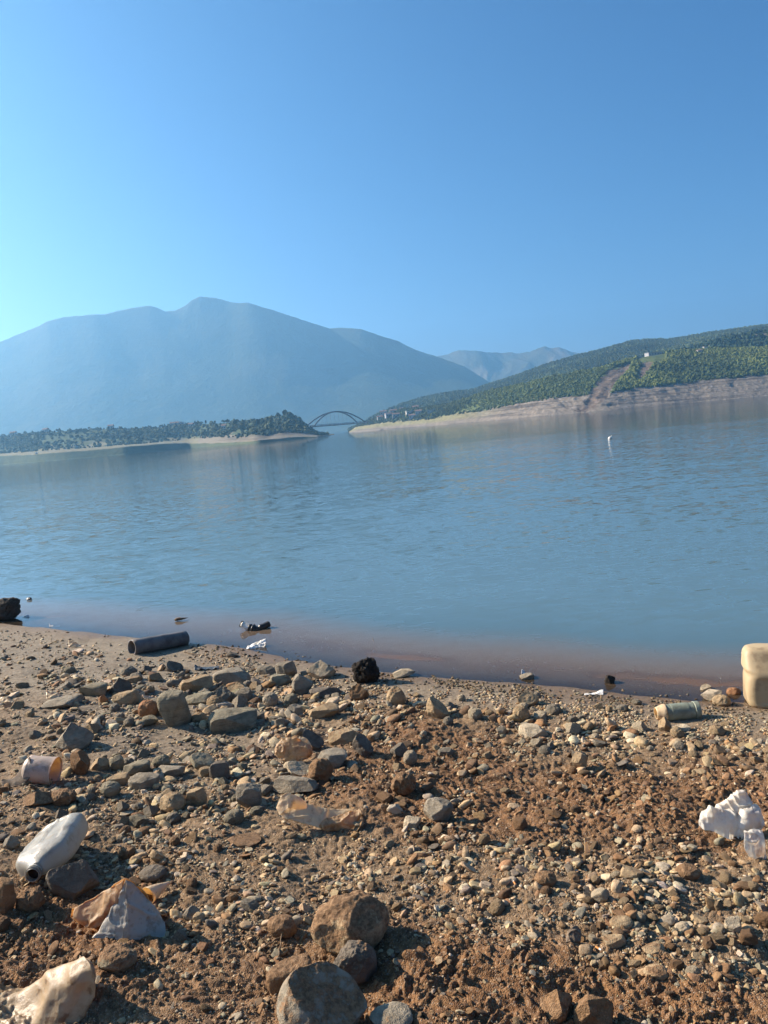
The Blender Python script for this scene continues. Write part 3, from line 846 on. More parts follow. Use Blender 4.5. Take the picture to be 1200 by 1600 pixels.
HAND = [
 (272, 1135, 48, 52, 'block', 'olive', 'tall cracked grey-green block of rock standing in the left stones', .1),
 (358, 1147, 82, 42, 'slab', 'olive', 'broad low olive boulder right of the cracked grey-green block', .1),
 (108, 1173, 60, 44, 'peak', 'grey', 'peaked grey rock on bare dirt just above the beige cup', .2),
 (360, 1071, 58, 28, 'block', 'grey', 'squared long grey rock just below the dark net scrap', .1),
 (303, 1082, 54, 26, 'slab', 'tan', 'flat-topped tan rock left of the squared long grey rock', .2),
 (371, 1084, 34, 22, 'peak', 'tan', 'pointed tan rock in front of the squared long grey rock', .2),
 (310, 1101, 50, 22, 'slab', 'olive', 'flat olive rock between the tan rock and the broad olive boulder', .1),
 (195, 1101, 42, 24, 'slab', 'tan', 'sloping tan slab left of the cracked grey-green block', .2),
 (230, 1120, 30, 27, 'round', 'rust', 'rounded reddish stone touching the cracked grey-green block', .1),
 (87, 1108, 60, 20, 'slab', 'grey', 'long low pointed grey slab alone on the sand at left', .1),
 (143, 1089, 46, 22, 'block', 'olive', 'olive block on the sand above the long low grey slab', .2),
 (185, 1086, 38, 28, 'peak', 'slate', 'jagged dark rock beside the olive block on the sand', .1),
 (225, 1053, 21, 13, 'peak', 'slate', 'small pyramid stone on the sand below the grey pipe', .1),
 (270, 1050, 28, 18, 'wedge', 'slate', 'dark wedge of rock below the middle of the grey pipe', .1),
 (362, 1028, 20, 11, 'wedge', 'slate', 'small dark domed stone at the wet edge right of the pipe', .05),
 (124, 1212, 30, 35, 'block', 'brown', 'brown squared stone in front of the open end of the beige cup', .35),
 (153, 1204, 30, 22, 'slab', 'tan', 'tan slab second to the right of the beige cup', .2),
 (181, 1205, 24, 24, 'block', 'olive', 'narrow olive stone third to the right of the beige cup', .2),
 (211, 1212, 42, 25, 'block', 'olive', 'wide olive block fourth to the right of the beige cup', .15),
 (250, 1201, 28, 21, 'round', 'olive', 'smooth olive stone behind the long flat slab in the middle left', .1),
 (262, 1214, 46, 21, 'slab', 'grey', 'long flat grey slab in the middle of the left stone row', .1),
 (313, 1206, 42, 27, 'wedge', 'olive', 'wedge of dull olive rock at the right end of the left stone row', .2),
 (342, 1219, 34, 28, 'block', 'slate', 'dark block just right of the dull olive wedge', .2),
 (222, 1233, 48, 24, 'slab', 'grey', 'flat grey slab below the wide olive block', .05),
 (182, 1227, 34, 18, 'slab', 'tan', 'thin tan slab below and right of the beige cup', .2),
 (170, 1247, 32, 25, 'round', 'olive', 'rounded olive stone below the thin tan slab', .2),
 (268, 1270, 42, 32, 'round', 'tan', 'plump tan rock below the flat grey slab', .3),
 (306, 1259, 32, 27, 'block', 'tan', 'blocky tan stone right of the plump tan rock', .25),
 (388, 1262, 42, 38, 'block', 'grey', 'grey block left of the folded yellow plastic', .2),
 (53, 1260, 46, 27, 'peak', 'brown', 'pointed brown rock below the beige cup', .5),
 (94, 1260, 42, 27, 'clod', 'brown', 'crumbly brown clod right of the pointed brown rock', .6),
 (502, 1061, 46, 31, 'peak', 'pale', 'pale humped rock left of the black spongy rock', .25),
 (573, 1070, 46, 42, 'spongy', 'black', 'black spongy pitted rock at the edge of the wet shore', .0),
 (447, 1059, 34, 25, 'block', 'grey', 'grey block with a split face left of the pale humped rock', .1),
 (438, 1071, 34, 18, 'slab', 'olive', 'olive slab lying under the split grey block', .1),
 (473, 1085, 34, 31, 'slab', 'grey', 'leaning grey slab below the pale humped rock', .05),
 (507, 1089, 50, 19, 'slab', 'slate', 'dark smooth slab below the black spongy rock on the left', .05),
 (422, 1103, 26, 21, 'round', 'grey', 'egg-shaped grey stone below the olive slab', .05),
 (460, 1119, 26, 20, 'block', 'grey', 'small grey block left of the long tan slab', .1),
 (505, 1123, 52, 25, 'slab', 'tan', 'long tan slab below the dark smooth slab', .2),
 (562, 1094, 31, 27, 'peak', 'brown', 'brown pointed stone directly below the black spongy rock', .3),
 (620, 1103, 31, 29, 'round', 'tan', 'ball-shaped tan stone right of the brown pointed stone', .35),
 (685, 1123, 35, 35, 'wedge', 'tan', 'heart-shaped upright tan rock near the middle of the shore', .2),
 (632, 1059, 36, 15, 'slab', 'pale', 'flat pale stone at the waterline right of the black spongy rock', .15),
 (538, 1162, 50, 24, 'slab', 'tan', 'low tan dome of rock above the dug brown soil', .35),
 (568, 1184, 34, 33, 'wedge', 'slate', 'dark leaning stone right of the low tan dome', .3),
 (489, 1172, 34, 31, 'wedge', 'slate', 'dark wedge of stone behind the crushed yellow cup', .2),
 (517, 1201, 54, 31, 'block', 'grey', 'grey broken block right of the crushed yellow cup', .25),
 (464, 1215, 48, 27, 'wedge', 'pale', 'pale wedge of stone just under the crushed yellow cup', .1),
 (460, 1241, 74, 34, 'slab', 'grey', 'long beige-grey slab just above the folded yellow plastic', .15),
 (502, 1226, 40, 40, 'round', 'brown', 'brown rounded rock at the right end of the long beige-grey slab', .35),
 (687, 1284, 48, 37, 'block', 'grey', 'angular grey block casting a shadow in the central soil', .15),
 (632, 1246, 42, 37, 'clod', 'brown', 'rough brown clod above the angular grey block', .7),
 (645, 1297, 29, 20, 'block', 'pale', 'pale bluish stone left of the angular grey block', .05),
 (617, 1271, 25, 16, 'slab', 'cream', 'small cream stone between the clod and the yellow plastic', .1),
 (827, 1104, 36, 27, 'peak', 'tan', 'tan peaked rock at the top of the pale pebble strip', .2),
 (836, 1154, 48, 23, 'slab', 'pale', 'broad pale slab at the left of the pale pebble strip', .15),
 (817, 1129, 27, 25, 'round', 'tan', 'tan rounded stone above the broad pale slab', .25),
 (907, 1204, 28, 26, 'block', 'tan', 'tan cube-like stone in dark soil below the pebble strip', .35),
 (1042, 1144, 21, 25, 'peak', 'tan', 'upright tan stone in front of the green bottle', .2),
 (1066, 1142, 34, 13, 'slab', 'pale', 'flat pale stone in front of the green bottle', .1),
 (1105, 1082, 18, 12, 'block', 'pale', 'smallest pale stone of the group left of the plastic can', .1),
 (1117, 1095, 34, 19, 'slab', 'cream', 'cream curved stone left of the plastic can', .1),
 (1132, 1104, 28, 19, 'round', 'tan', 'brownish tan stone below the cream curved stone', .3),
 (1150, 1088, 22, 15, 'round', 'rust', 'orange-brown stone touching the plastic can', .3),
 (955, 1071, 17, 16, 'block', 'black', 'wet black stone at the waterline on the right', .0),
 (825, 1063, 22, 11, 'slab', 'grey', 'small grey stone at the waterline under a white scrap', .0),
 (549, 1500, 128, 100, 'round', 'tan', 'large dirt-capped boulder near the bottom of the shore', .62),
 (557, 1548, 70, 66, 'round', 'slate', 'smaller smooth rock below the dirt-capped boulder', .35),
 (503, 1650, 146, 126, 'wedge', 'grey', 'big rock with a brown dusted edge cut by the bottom edge', .46),
 (452, 1552, 76, 50, 'block', 'brown', 'muddy brown rock left of the smaller smooth rock', .5),
 (440, 1469, 48, 37, 'round', 'brown', 'brown stone with twigs beside it left of the dirt-capped boulder', .5),
 (877, 1602, 54, 50, 'peak', 'brown', 'earth-covered pointed rock at the bottom edge right of middle', .55),
 (934, 1612, 66, 56, 'block', 'brown', 'earth-covered dark block at the bottom edge', .4),
 (612, 1612, 70, 40, 'round', 'grey', 'grey stone right of the big dark bottom rock', .2),
 (108, 1408, 78, 60, 'block', 'slate', 'dark squared block against the neck end of the white jug', .12),
 (42, 1426, 44, 34, 'clod', 'brown', 'brown earthy clod below the neck of the white jug', .6),
 (6, 1428, 34, 46, 'block', 'brown', 'brown rock cut by the left edge below the white jug', .4),
 (298, 1439, 27, 21, 'wedge', 'grey', 'grey wedge stone right of the torn amber container', .15),
 (14, 1326, 28, 22, 'peak', 'grey', 'grey pointed stone at the left edge beside the white jug', .1),
 (235, 1382, 44, 26, 'round', 'slate', 'dark rounded stone behind the torn amber container', .2),
 (197, 1345, 28, 22, 'round', 'brown', 'brown rounded stone right of the white jug', .4),
 (246, 1350, 27, 22, 'wedge', 'tan', 'tan wedge stone between the white jug and the fine gravel', .3),
 (378, 1322, 54, 25, 'wedge', 'brown', 'brown sloping rock below and left of the folded yellow plastic', .45),
 (178, 1521, 62, 44, 'round', 'olive', 'mud-caked lump between the two torn containers at lower left', .55),
 (855, 1386, 35, 25, 'round', 'brown', 'brown rounded stone at the left of the tan pebble patch', .45),
 (992, 1376, 42, 27, 'wedge', 'tan', 'tan wedge rock at the top of the tan pebble patch', .4),
 (1080, 1374, 38, 25, 'round', 'brown', 'brown rock below the white plastic bag', .5),
 (1150, 1456, 29, 23, 'block', 'pale', 'pale square stone in the right of the tan pebble patch', .15),
 (975, 1451, 37, 21, 'round', 'tan', 'oval tan stone in the middle of the tan pebble patch', .35),
 (1070, 1459, 25, 17, 'round', 'pale', 'pale oval stone above the right cigarette end', .15),
 (1096, 1444, 27, 17, 'wedge', 'tan', 'tan chip left of the pale square stone', .2),
 (1026, 1491, 37, 19, 'slab', 'tan', 'flat tan stone left of the right cigarette end', .35),
 (941, 1411, 29, 22, 'block', 'pale', 'pale block at the upper left of the tan pebble patch', .25),
 (965, 1482, 36, 21, 'slab', 'tan', 'tan slab casting a dark shadow under the oval tan stone', .3),
 (1030, 1532, 38, 24, 'round', 'tan', 'rounded tan stone below the flat tan stone', .45),
]
LITTER_OCC = [(245, 1012, 60), (72, 1200, 36), (85, 1320, 55), (190, 1430, 75), (75, 1560, 80), (495, 1272, 65), (458, 1174, 32), (1140, 1290, 55), (1180, 1325, 30), (1068, 1118, 42), (1200, 1090, 52), (402, 1010, 22), (320, 1042, 20), (24, 1222, 24), (240, 1396, 26)]


def build_rocks():
    for i, r in enumerate(HAND):
        nm = 'clod' if r[4] == 'clod' else None
        hand_rock(i, *r[:7], soil=r[7], name=nm)
    for X, Y, w in LITTER_OCC:
        P = gp(X, Y); OCC.append((P[0], P[1], w * mpp(P)))


REGIONS = [  # X0 X1 Y0 Y1 count size-range colours where
 (160, 520, 1050, 1135, 42, 17, 36, ['grey', 'olive', 'tan', 'grey'], 'in the heap of rocks below the grey pipe'),
 (140, 430, 1180, 1290, 34, 15, 34, ['olive', 'grey', 'tan', 'olive'], 'between the beige cup and the yellow plastic'),
 (600, 1010, 1085, 1190, 46, 13, 28, ['pale', 'tan', 'pale', 'grey'], 'in the pale pebble strip left of the green bottle'),
 (1010, 1215, 1130, 1195, 20, 13, 26, ['pale', 'tan', 'tan'], 'in the pebbles below the green bottle'),
 (920, 1215, 1370, 1530, 40, 15, 32, ['tan', 'tan', 'pale', 'brown'], 'in the tan pebble patch below the white bag'),
 (590, 900, 1190, 1330, 20, 14, 32, ['brown', 'tan', 'brown'], 'in the brown soil right of the yellow plastic'),
 (640, 900, 1330, 1450, 14, 14, 28, ['tan', 'grey', 'brown'], 'in the gravel above and right of the dirt-capped boulder'),
 (-10, 150, 1050, 1160, 10, 14, 28, ['grey', 'olive', 'tan'], 'on the sand at the left edge'),
 (150, 480, 1290, 1500, 16, 14, 32, ['brown', 'grey', 'tan'], 'in the fine gravel left of the dirt-capped boulder'),
 (-10, 120, 1240, 1480, 8, 16, 32, ['grey', 'brown', 'tan'], 'in the dirt around the white jug'),
]


def build_stones():
    rng = np.random.default_rng(55)
    shapes = {}
    for k, kd in enumerate(['block', 'slab', 'round', 'wedge', 'peak']):
        shapes[kd] = []
        for j in range(5):
            sc = {'block': (1, .8, .7), 'slab': (1, .75, .42), 'round': (1, .85, .7), 'wedge': (1, .75, .65), 'peak': (1, .85, .8)}[kd]
            V, Fc = rock_verts(500 + k * 31 + j, 4, sc, **KIND[kd])
            lo, hi = V.min(0), V.max(0); V = (V - (lo + hi) / 2) / (hi - lo).max() * 2 * .5
            me = mesh_np('stone_shape', V, Fc); me.materials.append(ROCK)
            shapes[kd].append((me, V[:, 2].max() - V[:, 2].min()))
    word = {'block': 'blocky', 'slab': 'flat', 'round': 'rounded', 'wedge': 'wedge-shaped', 'peak': 'pointed'}
    for X0, X1, Y0, Y1, n, s0, s1, cols, where in REGIONS:
        done = 0; tries = 0
        while done < n and tries < n * 30:
            tries += 1
            px = s0 * (s1 / s0) ** (rng.random() ** 1.7)
            X, Y = rng.uniform(X0, X1), rng.uniform(Y0, Y1)
            P = gp(X, Y); W = px * mpp(P)
            if not free(P[0], P[1], W * .5, .82): continue
            OCC.append((P[0], P[1], W * .5)); done += 1
            kd = ['block', 'slab', 'round', 'wedge', 'peak', 'slab', 'round'][rng.integers(7)]
            me, hz = shapes[kd][rng.integers(5)]
            o = obj('stone', me, loc=(P[0], P[1], P[2] + W * hz * .5 * .42))
            o.scale = (W, W * rng.uniform(.85, 1.1), W * rng.uniform(.85, 1.15))
            o.rotation_euler = (rng.normal() * .16, rng.normal() * .16, rng.uniform(0, 6.28))
            ck = cols[rng.integers(len(cols))]
            o.color = (*(np.array(COLS[ck]) * rng.uniform(.9, 1.12)), {'brown': .45, 'tan': .3}.get(ck, .15) * rng.uniform(.4, 1.3))
            size = 'fist-sized' if px > 24 else 'small'
            tag(o, f"{size} {word[kd]} {CWORD[ck]} stone {where}", 'stone', 'stones ' + where)


def gravel_weight(X, Y):
    w = .36 + .7 * blob(X, Y, 330, 1095, 210, 50) + 1.0 * blob(X, Y, 900, 1130, 330, 55) + .8 * blob(X, Y, 1120, 1165, 160, 40) + 1.0 * blob(X, Y, 1090, 1440, 200, 80) + .75 * blob(X, Y, 760, 1370, 190, 70) \
        + .8 * blob(X, Y, 280, 1235, 200, 70) + .6 * blob(X, Y, 430, 1090, 260, 60) + .45 * blob(X, Y, 300, 1400, 200, 90) + .5 * blob(X, Y, 620, 1085, 500, 40) + .35 * blob(X, Y, 690, 1250, 120, 60)
    return w


def build_gravel():
    rng = np.random.default_rng(99)
    n = 470000
    X = rng.uniform(-750, 1950, n); Y = rng.uniform(985, 1850, n)
    cl = fbm2(X / 38, Y / 26, 5, 3)
    w = gravel_weight(X, Y) * np.clip(.55 + 1.5 * cl, .08, 1.6)
    k = rng.random(n) < w * .60
    X, Y = X[k], Y[k]; n = len(X)
    P = ground_hit(X, Y, False); P[:, 2] = G(P[:, 0], P[:, 1])
    h, d, sand, soil = G(P[:, 0], P[:, 1], True)
    s = ((P - CAM) @ _f) / F
    gw = np.minimum(gravel_weight(P[:, 0] * 0 + X, Y), 1)
    px = 2.9 * (1 - rng.random(n)) ** -.44
    px = np.minimum(px, 20) * (.75 + .45 * gw)
    px = np.where(d < .8, np.minimum(px, 6), px)
    r = px * s * .5
    ok = ((d > .03 + r * .5) | ((d > -.9) & (rng.random(n) < .16))) & (P[:, 1] > .5)
    occ = np.array(OCC)
    for a, b, c in occ: ok &= (P[:, 0] - a) ** 2 + (P[:, 1] - b) ** 2 > (c * .8) ** 2
    P, r, px, soil, sand, d = P[ok], r[ok], px[ok], soil[ok], sand[ok], d[ok]; n = len(r)
    pal = np.array([COLS['grey'], COLS['olive'], COLS['tan'], COLS['pale'], COLS['cream'], COLS['brown'], COLS['slate'], (.16, .10, .055)])
    pr = np.stack([.12 + .0 * soil, .13 + 0 * soil, .40 + 0 * soil, .18 - .13 * soil, .025 + 0 * soil, .20 + .6 * soil, .10 + .3 * sand, .10 + .9 * soil], -1)
    pr /= pr.sum(1, keepdims=True)
    ci = (pr.cumsum(1) < rng.random(n)[:, None]).sum(1).clip(0, 7)
    col = pal[ci] * rng.uniform(.75, 1.25, (n, 1)) * rng.uniform(.95, 1.05, (n, 3))
    col = np.where((d < .3)[:, None], col * .55, col)
    Vs, Fs, Cs = [], [], []; base = 0
    tpl = {}
    for sub in (0, 1, 2):
        tpl[sub] = []
        for j in range(16):
            sc = rng.uniform([.85, .55, .32], [1.2, 1.0, .75])
            V, Fc = rock_verts(3000 + sub * 50 + j, sub, sc, 9, .58, .06, ['block', 'round', 'wedge'][j % 3])
            tpl[sub].append((V, Fc))
    lod = np.where(px > 8.5, 2, np.where(px > 4.2, 1, 0))
    for sub in (0, 1, 2):
        for j in range(16):
            idx = np.where((lod == sub) & (np.arange(n) % 16 == j))[0]
            if not len(idx): continue
            V, Fc = tpl[sub][j]; m = len(idx)
            a = rng.uniform(0, 6.28, m); t1 = rng.normal(0, .25, m); t2 = rng.normal(0, .25, m)
            ca, sa = np.cos(a), np.sin(a)
            x = V[None, :, 0] * ca[:, None] - V[None, :, 1] * sa[:, None]
            y = V[None, :, 0] * sa[:, None] + V[None, :, 1] * ca[:, None]
            z = V[None, :, 2] + x * t1[:, None] + y * t2[:, None]
            W = np.stack([x, y, z], -1) * r[idx][:, None, None] + P[idx][:, None, :]
            W[..., 2] += r[idx][:, None] * .22
            Vs.append(W.reshape(-1, 3)); Fs.append((Fc[None] + (np.arange(m) * len(V))[:, None, None] + base).reshape(-1, 3)); base += m * len(V)
            Cs.append(np.repeat(np.concatenate([col[idx], np.ones((m, 1))], 1), len(V), 0))
    me = mesh_np('gravel', np.concatenate(Vs), np.concatenate(Fs), True, {'tint': ('FLOAT_COLOR', np.concatenate(Cs))})
    m, nt, nodes, L = new_mat('gravel_stone')
    p = pos(nt); n1 = noise_n(nt, p, 90, 4, .6)
    c = mixc(nt, attr(nt, 'tint', 'Color'), (.62, .6, .56), ramp(nt, n1, .35, .7), 'MULTIPLY')
    b = N(nt, 'ShaderNodeBsdfPrincipled'); L.new(c, b.inputs['Base Color']); b.inputs['Roughness'].default_value = .88; b.inputs['Specular IOR Level'].default_value = .25
    L.new(bump(nt, noise_n(nt, p, 300, 3, .6), .004, .7), b.inputs['Normal'])
    finish(nt, b.outputs[0])
    tag(obj('gravel', me, m), 'loose gravel and small pebbles strewn over the shore', 'gravel', kind='stuff')
    print('gravel', n)


build_rocks()
build_stones()
build_gravel()
# ================================================================== litter on the shore
def plastic(name, base, stain, trans, tcol, rough=.45, stain_lo=.5, scale=9.0, dirt=.35):
    m, nt, nodes, L = new_mat(name)
    oc = objco(nt)
    n1 = noise_n(nt, oc, scale, 5, .65); n2 = noise_n(nt, oc, scale * 6, 4, .6); n3 = noise_n(nt, oc, scale * 2.3, 3, .6)
    c = mixc(nt, base, stain, ramp(nt, n1, stain_lo, stain_lo + .2))
    c = mixc(nt, c, (.14, .085, .045), math_(nt, 'MULTIPLY', ramp(nt, math_(nt, 'ADD', n3, math_(nt, 'MULTIPLY', n2, .4)), .74, .86), dirt))
    b = N(nt, 'ShaderNodeBsdfPrincipled'); L.new(c, b.inputs['Base Color']); b.inputs['Roughness'].default_value = rough
    L.new(bump(nt, math_(nt, 'ADD', n2, math_(nt, 'MULTIPLY', n1, 2.0)), .004, .5), b.inputs['Normal'])
    t = N(nt, 'ShaderNodeBsdfTranslucent'); L.new(mixc(nt, tcol, (tcol[0] * .6, tcol[1] * .42, tcol[2] * .25), ramp(nt, n1, stain_lo - .1, stain_lo + .2)), t.inputs['Color'])
    mx = N(nt, 'ShaderNodeMixShader'); mx.inputs[0].default_value = trans
    L.new(b.outputs[0], mx.inputs[1]); L.new(t.outputs[0], mx.inputs[2]); finish(nt, mx.outputs[0])
    return m


def solid(name, base, dark, rough=.6, scale=12, metal=0.0, bd=.003, spec=.4):
    m, nt, nodes, L = new_mat(name)
    oc = objco(nt)
    n1 = noise_n(nt, oc, scale, 5, .65); n2 = noise_n(nt, oc, scale * 7, 3, .6)
    c = mixc(nt, base, dark, ramp(nt, n1, .42, .68))
    b = N(nt, 'ShaderNodeBsdfPrincipled'); L.new(c, b.inputs['Base Color']); b.inputs['Roughness'].default_value = rough; b.inputs['Metallic'].default_value = metal; b.inputs['Specular IOR Level'].default_value = spec
    L.new(bump(nt, n2, bd, .6), b.inputs['Normal']); finish(nt, b.outputs[0])
    return m


AMBER = plastic('amber_plastic', (.56, .42, .24), (.36, .21, .08), .5, (.95, .64, .30), .5, .5, 14, .45)
CREAM = plastic('cream_plastic', (.78, .63, .40), (.52, .35, .16), .38, (1.0, .74, .38), .4, .52, 11, .45)
CREAM2 = plastic('dirty_cream_plastic', (.50, .39, .24), (.33, .215, .095), .36, (.95, .64, .30), .45, .50, 9, .75)
BEIGE = plastic('beige_plastic', (.62, .54, .45), (.45, .35, .25), .38, (1.0, .66, .25), .45, .55, 8, .35)
JUGW = plastic('white_jug_plastic', (.36, .34, .285), (.30, .245, .165), .16, (.85, .80, .65), .38, .56, 7, .35)
FLAP = plastic('grey_plastic', (.44, .40, .33), (.36, .29, .20), .18, (.8, .66, .42), .5, .55, 12, .4)
BAGW = plastic('white_bag_film', (.88, .84, .76), (.76, .66, .50), .55, (1.0, .95, .84), .4, .56, 16, .12)
CANB = plastic('beige_can_plastic', (.43, .325, .185), (.31, .215, .11), .05, (.8, .6, .3), .55, .50, 3, .4)
GREENB = solid('green_plastic', (.23, .25, .185), (.16, .165, .115), .5, 10)
PIPEM = solid('pipe_grey', (.16, .148, .135), (.075, .066, .058), .6, 6, bd=.002)
DARKM = solid('wet_black', (.022, .020, .018), (.07, .05, .03), .4, 14)
WHITEM = solid('white_scrap', (.75, .72, .66), (.5, .44, .34), .5, 15)
WOODM = solid('weathered_wood', (.17, .11, .06), (.08, .05, .03), .85, 30)
BARKM = solid('brown_rubber', (.17, .125, .085), (.09, .065, .045), .8, 16)
NETM = solid('blue_black_film', (.035, .045, .055), (.10, .11, .11), .45, 20)
FILT = solid('cigarette_filter', (.62, .27, .08), (.48, .20, .06), .8, 60)
PAPER = solid('cigarette_paper', (.80, .77, .70), (.6, .55, .46), .8, 60)
HOLEM = solid('hole_shade', (.02, .016, .012), (.03, .02, .015), .9, 10)  # near-black colour standing in for the shade inside the jug neck


def local(V, loc):
    return np.asarray(V, float) - np.asarray(loc, float)


def put(name, parts, mat, loc, parent=None, smooth=True):
    """parts: list of (V,F) in world coordinates -> object with its origin at loc"""
    V, Fc = join(parts)
    me = mesh_np(name, local(V, loc), Fc, smooth)
    if parent is not None:
        w = np.array(parent.location, float)
        if parent.parent is not None: w = w + np.array(parent.parent.location, float)
        return obj(name, me, mat, parent, tuple(np.asarray(loc, float) - w))
    return obj(name, me, mat, loc=tuple(loc))


def unproj(X, Y, yw):
    d = ray(X, Y); t = yw / d[1]
    return CAM + d * t


def patch(ctrl, y0, nr=44, nc=60, th=.0022, crumple=.006, seed=1, freq=18, lift=.002):
    """crumpled sheet through control points (photo pixel, metres nearer/farther than y0); kept above the ground"""
    C = np.array([[unproj(X, Y, y0 + dy) for X, Y, dy in row] for row in ctrl])
    P = catmull(C, nr).transpose(1, 0, 2)
    P = catmull(P, nc).transpose(1, 0, 2)
    q = P.reshape(-1, 3)
    du = np.gradient(P, axis=1); dv = np.gradient(P, axis=0); n = np.cross(du, dv); n /= np.linalg.norm(n, axis=-1, keepdims=True) + 1e-9
    r = (np.abs(noise3(q * freq, seed)) - .3) * 1.3 + fbm3(q * freq * .5, seed + 4, 2) + (np.abs(noise3(q * freq * 2.6, seed + 9)) - .3) * .45
    qq = q * freq * .55 + 1.2 * np.stack([noise3(q * freq * .4, seed + 20 + i) for i in range(3)], -1)
    r = r - np.exp(-(noise3(qq, seed + 31) / .12) ** 2) * 1.1
    P = P + n * (r * crumple).reshape(nr, nc, 1)
    # ragged edges
    e = noise3(q * 45, seed + 2).reshape(nr, nc) * .004
    P[0] += dv[0] * 0 + e[0][:, None] * np.array([0, 0, 1]); P[-1, :, 2] += e[-1]
    g = G(P[..., 0].ravel(), P[..., 1].ravel()).reshape(nr, nc)
    P[..., 2] = np.maximum(P[..., 2], g + lift)
    return thick_sheet(P, th)


def tube_hollow(a, b, r0, r1, th, nseg=48, n=14, close=False, oval=1.0, dent=0.0, seed=3):
    a = np.asarray(a, float); b = np.asarray(b, float)
    t = np.linspace(0, 1, n)
    outer = a + (b - a) * t[:, None]
    ro = r0 + (r1 - r0) * t
    prof_p = [*outer]; prof_r = [*ro]
    inner = outer[::-1].copy(); ri = ro[::-1] - th
    if close:      # closed at a
        ax = (b - a) / np.linalg.norm(b - a)
        inner[-1] = a + ax * th
    path = np.concatenate([outer, inner]); rad = np.concatenate([ro, ri])
    T = (b - a) / np.linalg.norm(b - a)
    up = np.array([0, 0, 1.0]); S = np.cross(T, up); S /= np.linalg.norm(S); U = np.cross(S, T)
    ang = np.linspace(0, 2 * math.pi, nseg, endpoint=False)
    V = path[:, None] + S * (rad[:, None] * np.cos(ang))[..., None] + U * (rad[:, None] * np.sin(ang) * oval)[..., None]
    if dent:
        q = V.reshape(-1, 3); V = V + ((fbm3(q * 9, seed, 2) * dent).reshape(V.shape[:2]))[..., None] * (V - path[:, None]) / rad[:, None, None]
    m = len(path)
    Fc = [grid_faces(m, nseg, True)]
    V = V.reshape(-1, 3)
    j = np.arange(nseg); j2 = (j + 1) % nseg
    if not close:
        Fc.append(np.stack([(m - 1) * nseg + j, (m - 1) * nseg + j2, j2, j], -1))
        Fc = [np.concatenate(Fc)]
    else:
        c0 = len(V); V = np.concatenate([V, [a, path[-1]]])
        Fc.append(np.concatenate([np.stack([j2, j, np.full(nseg, c0)], -1), np.stack([(m - 1) * nseg + j, (m - 1) * nseg + j2, np.full(nseg, c0 + 1)], -1)]))
    return V, Fc


def build_pipe():
    a, b = gp(207, 1022), gp(291, 1006)
    s = mpp(a); r = 12.5 * s
    a = a + [0, 0, r * .8]; b = b + [0, 0, r * .8]
    o = put('drain_pipe', [tube_hollow(a, b, r, r * .95, r * .16, dent=.006)], PIPEM, a)
    tag(o, 'dark grey hollow drain pipe lying on the wet sand at the waterline', 'pipe')


def build_cup():
    a, b = gp(47, 1219), gp(96, 1217)
    s = mpp(a); r = 21 * s
    a = a + [0, .01, r * .82]; b = b + [.004, -.075, r * .98]
    root = empty('cup', a); tag(root, 'beige translucent plastic cup lying on its side with an orange-lit mouth', 'cup')
    cw = put('cup_wall', [tube_hollow(a, b, r * .98, r * 1.02, .0016, close=True, dent=.004)], BEIGE, a, root)
    ax = (b - a) / np.linalg.norm(b - a)
    V, Fc = tube_hollow(b - ax * .006, b + ax * .002, r * 1.07, r * 1.07, .0042)
    put('rim', [(V, Fc)], BEIGE, b, cw)
    t = np.linspace(0, 1, 8)[:, None]
    put('base', [loft(a - ax * .016 * (1 - t), np.linspace(.80, .93, 8) * r, 40)], BEIGE, a, root)
    # strip of rubber lying left of it
    y0 = gp(25, 1230)[1]
    o = put('rubber_strip', [patch([[(2, 1218, .03), (20, 1216, .03), (34, 1200, .04), (46, 1182, .05)], [(3, 1226, .0), (22, 1224, .0), (40, 1210, .0), (48, 1192, .02)], [(5, 1233, -.02), (24, 1233, -.02), (42, 1222, -.02), (50, 1206, .0)]], y0 + .02, 24, 40, .006, .002, 12)], BARKM, gp(25, 1230))
    tag(o, 'curved strip of brown rubber lying left of the beige cup', 'strip')


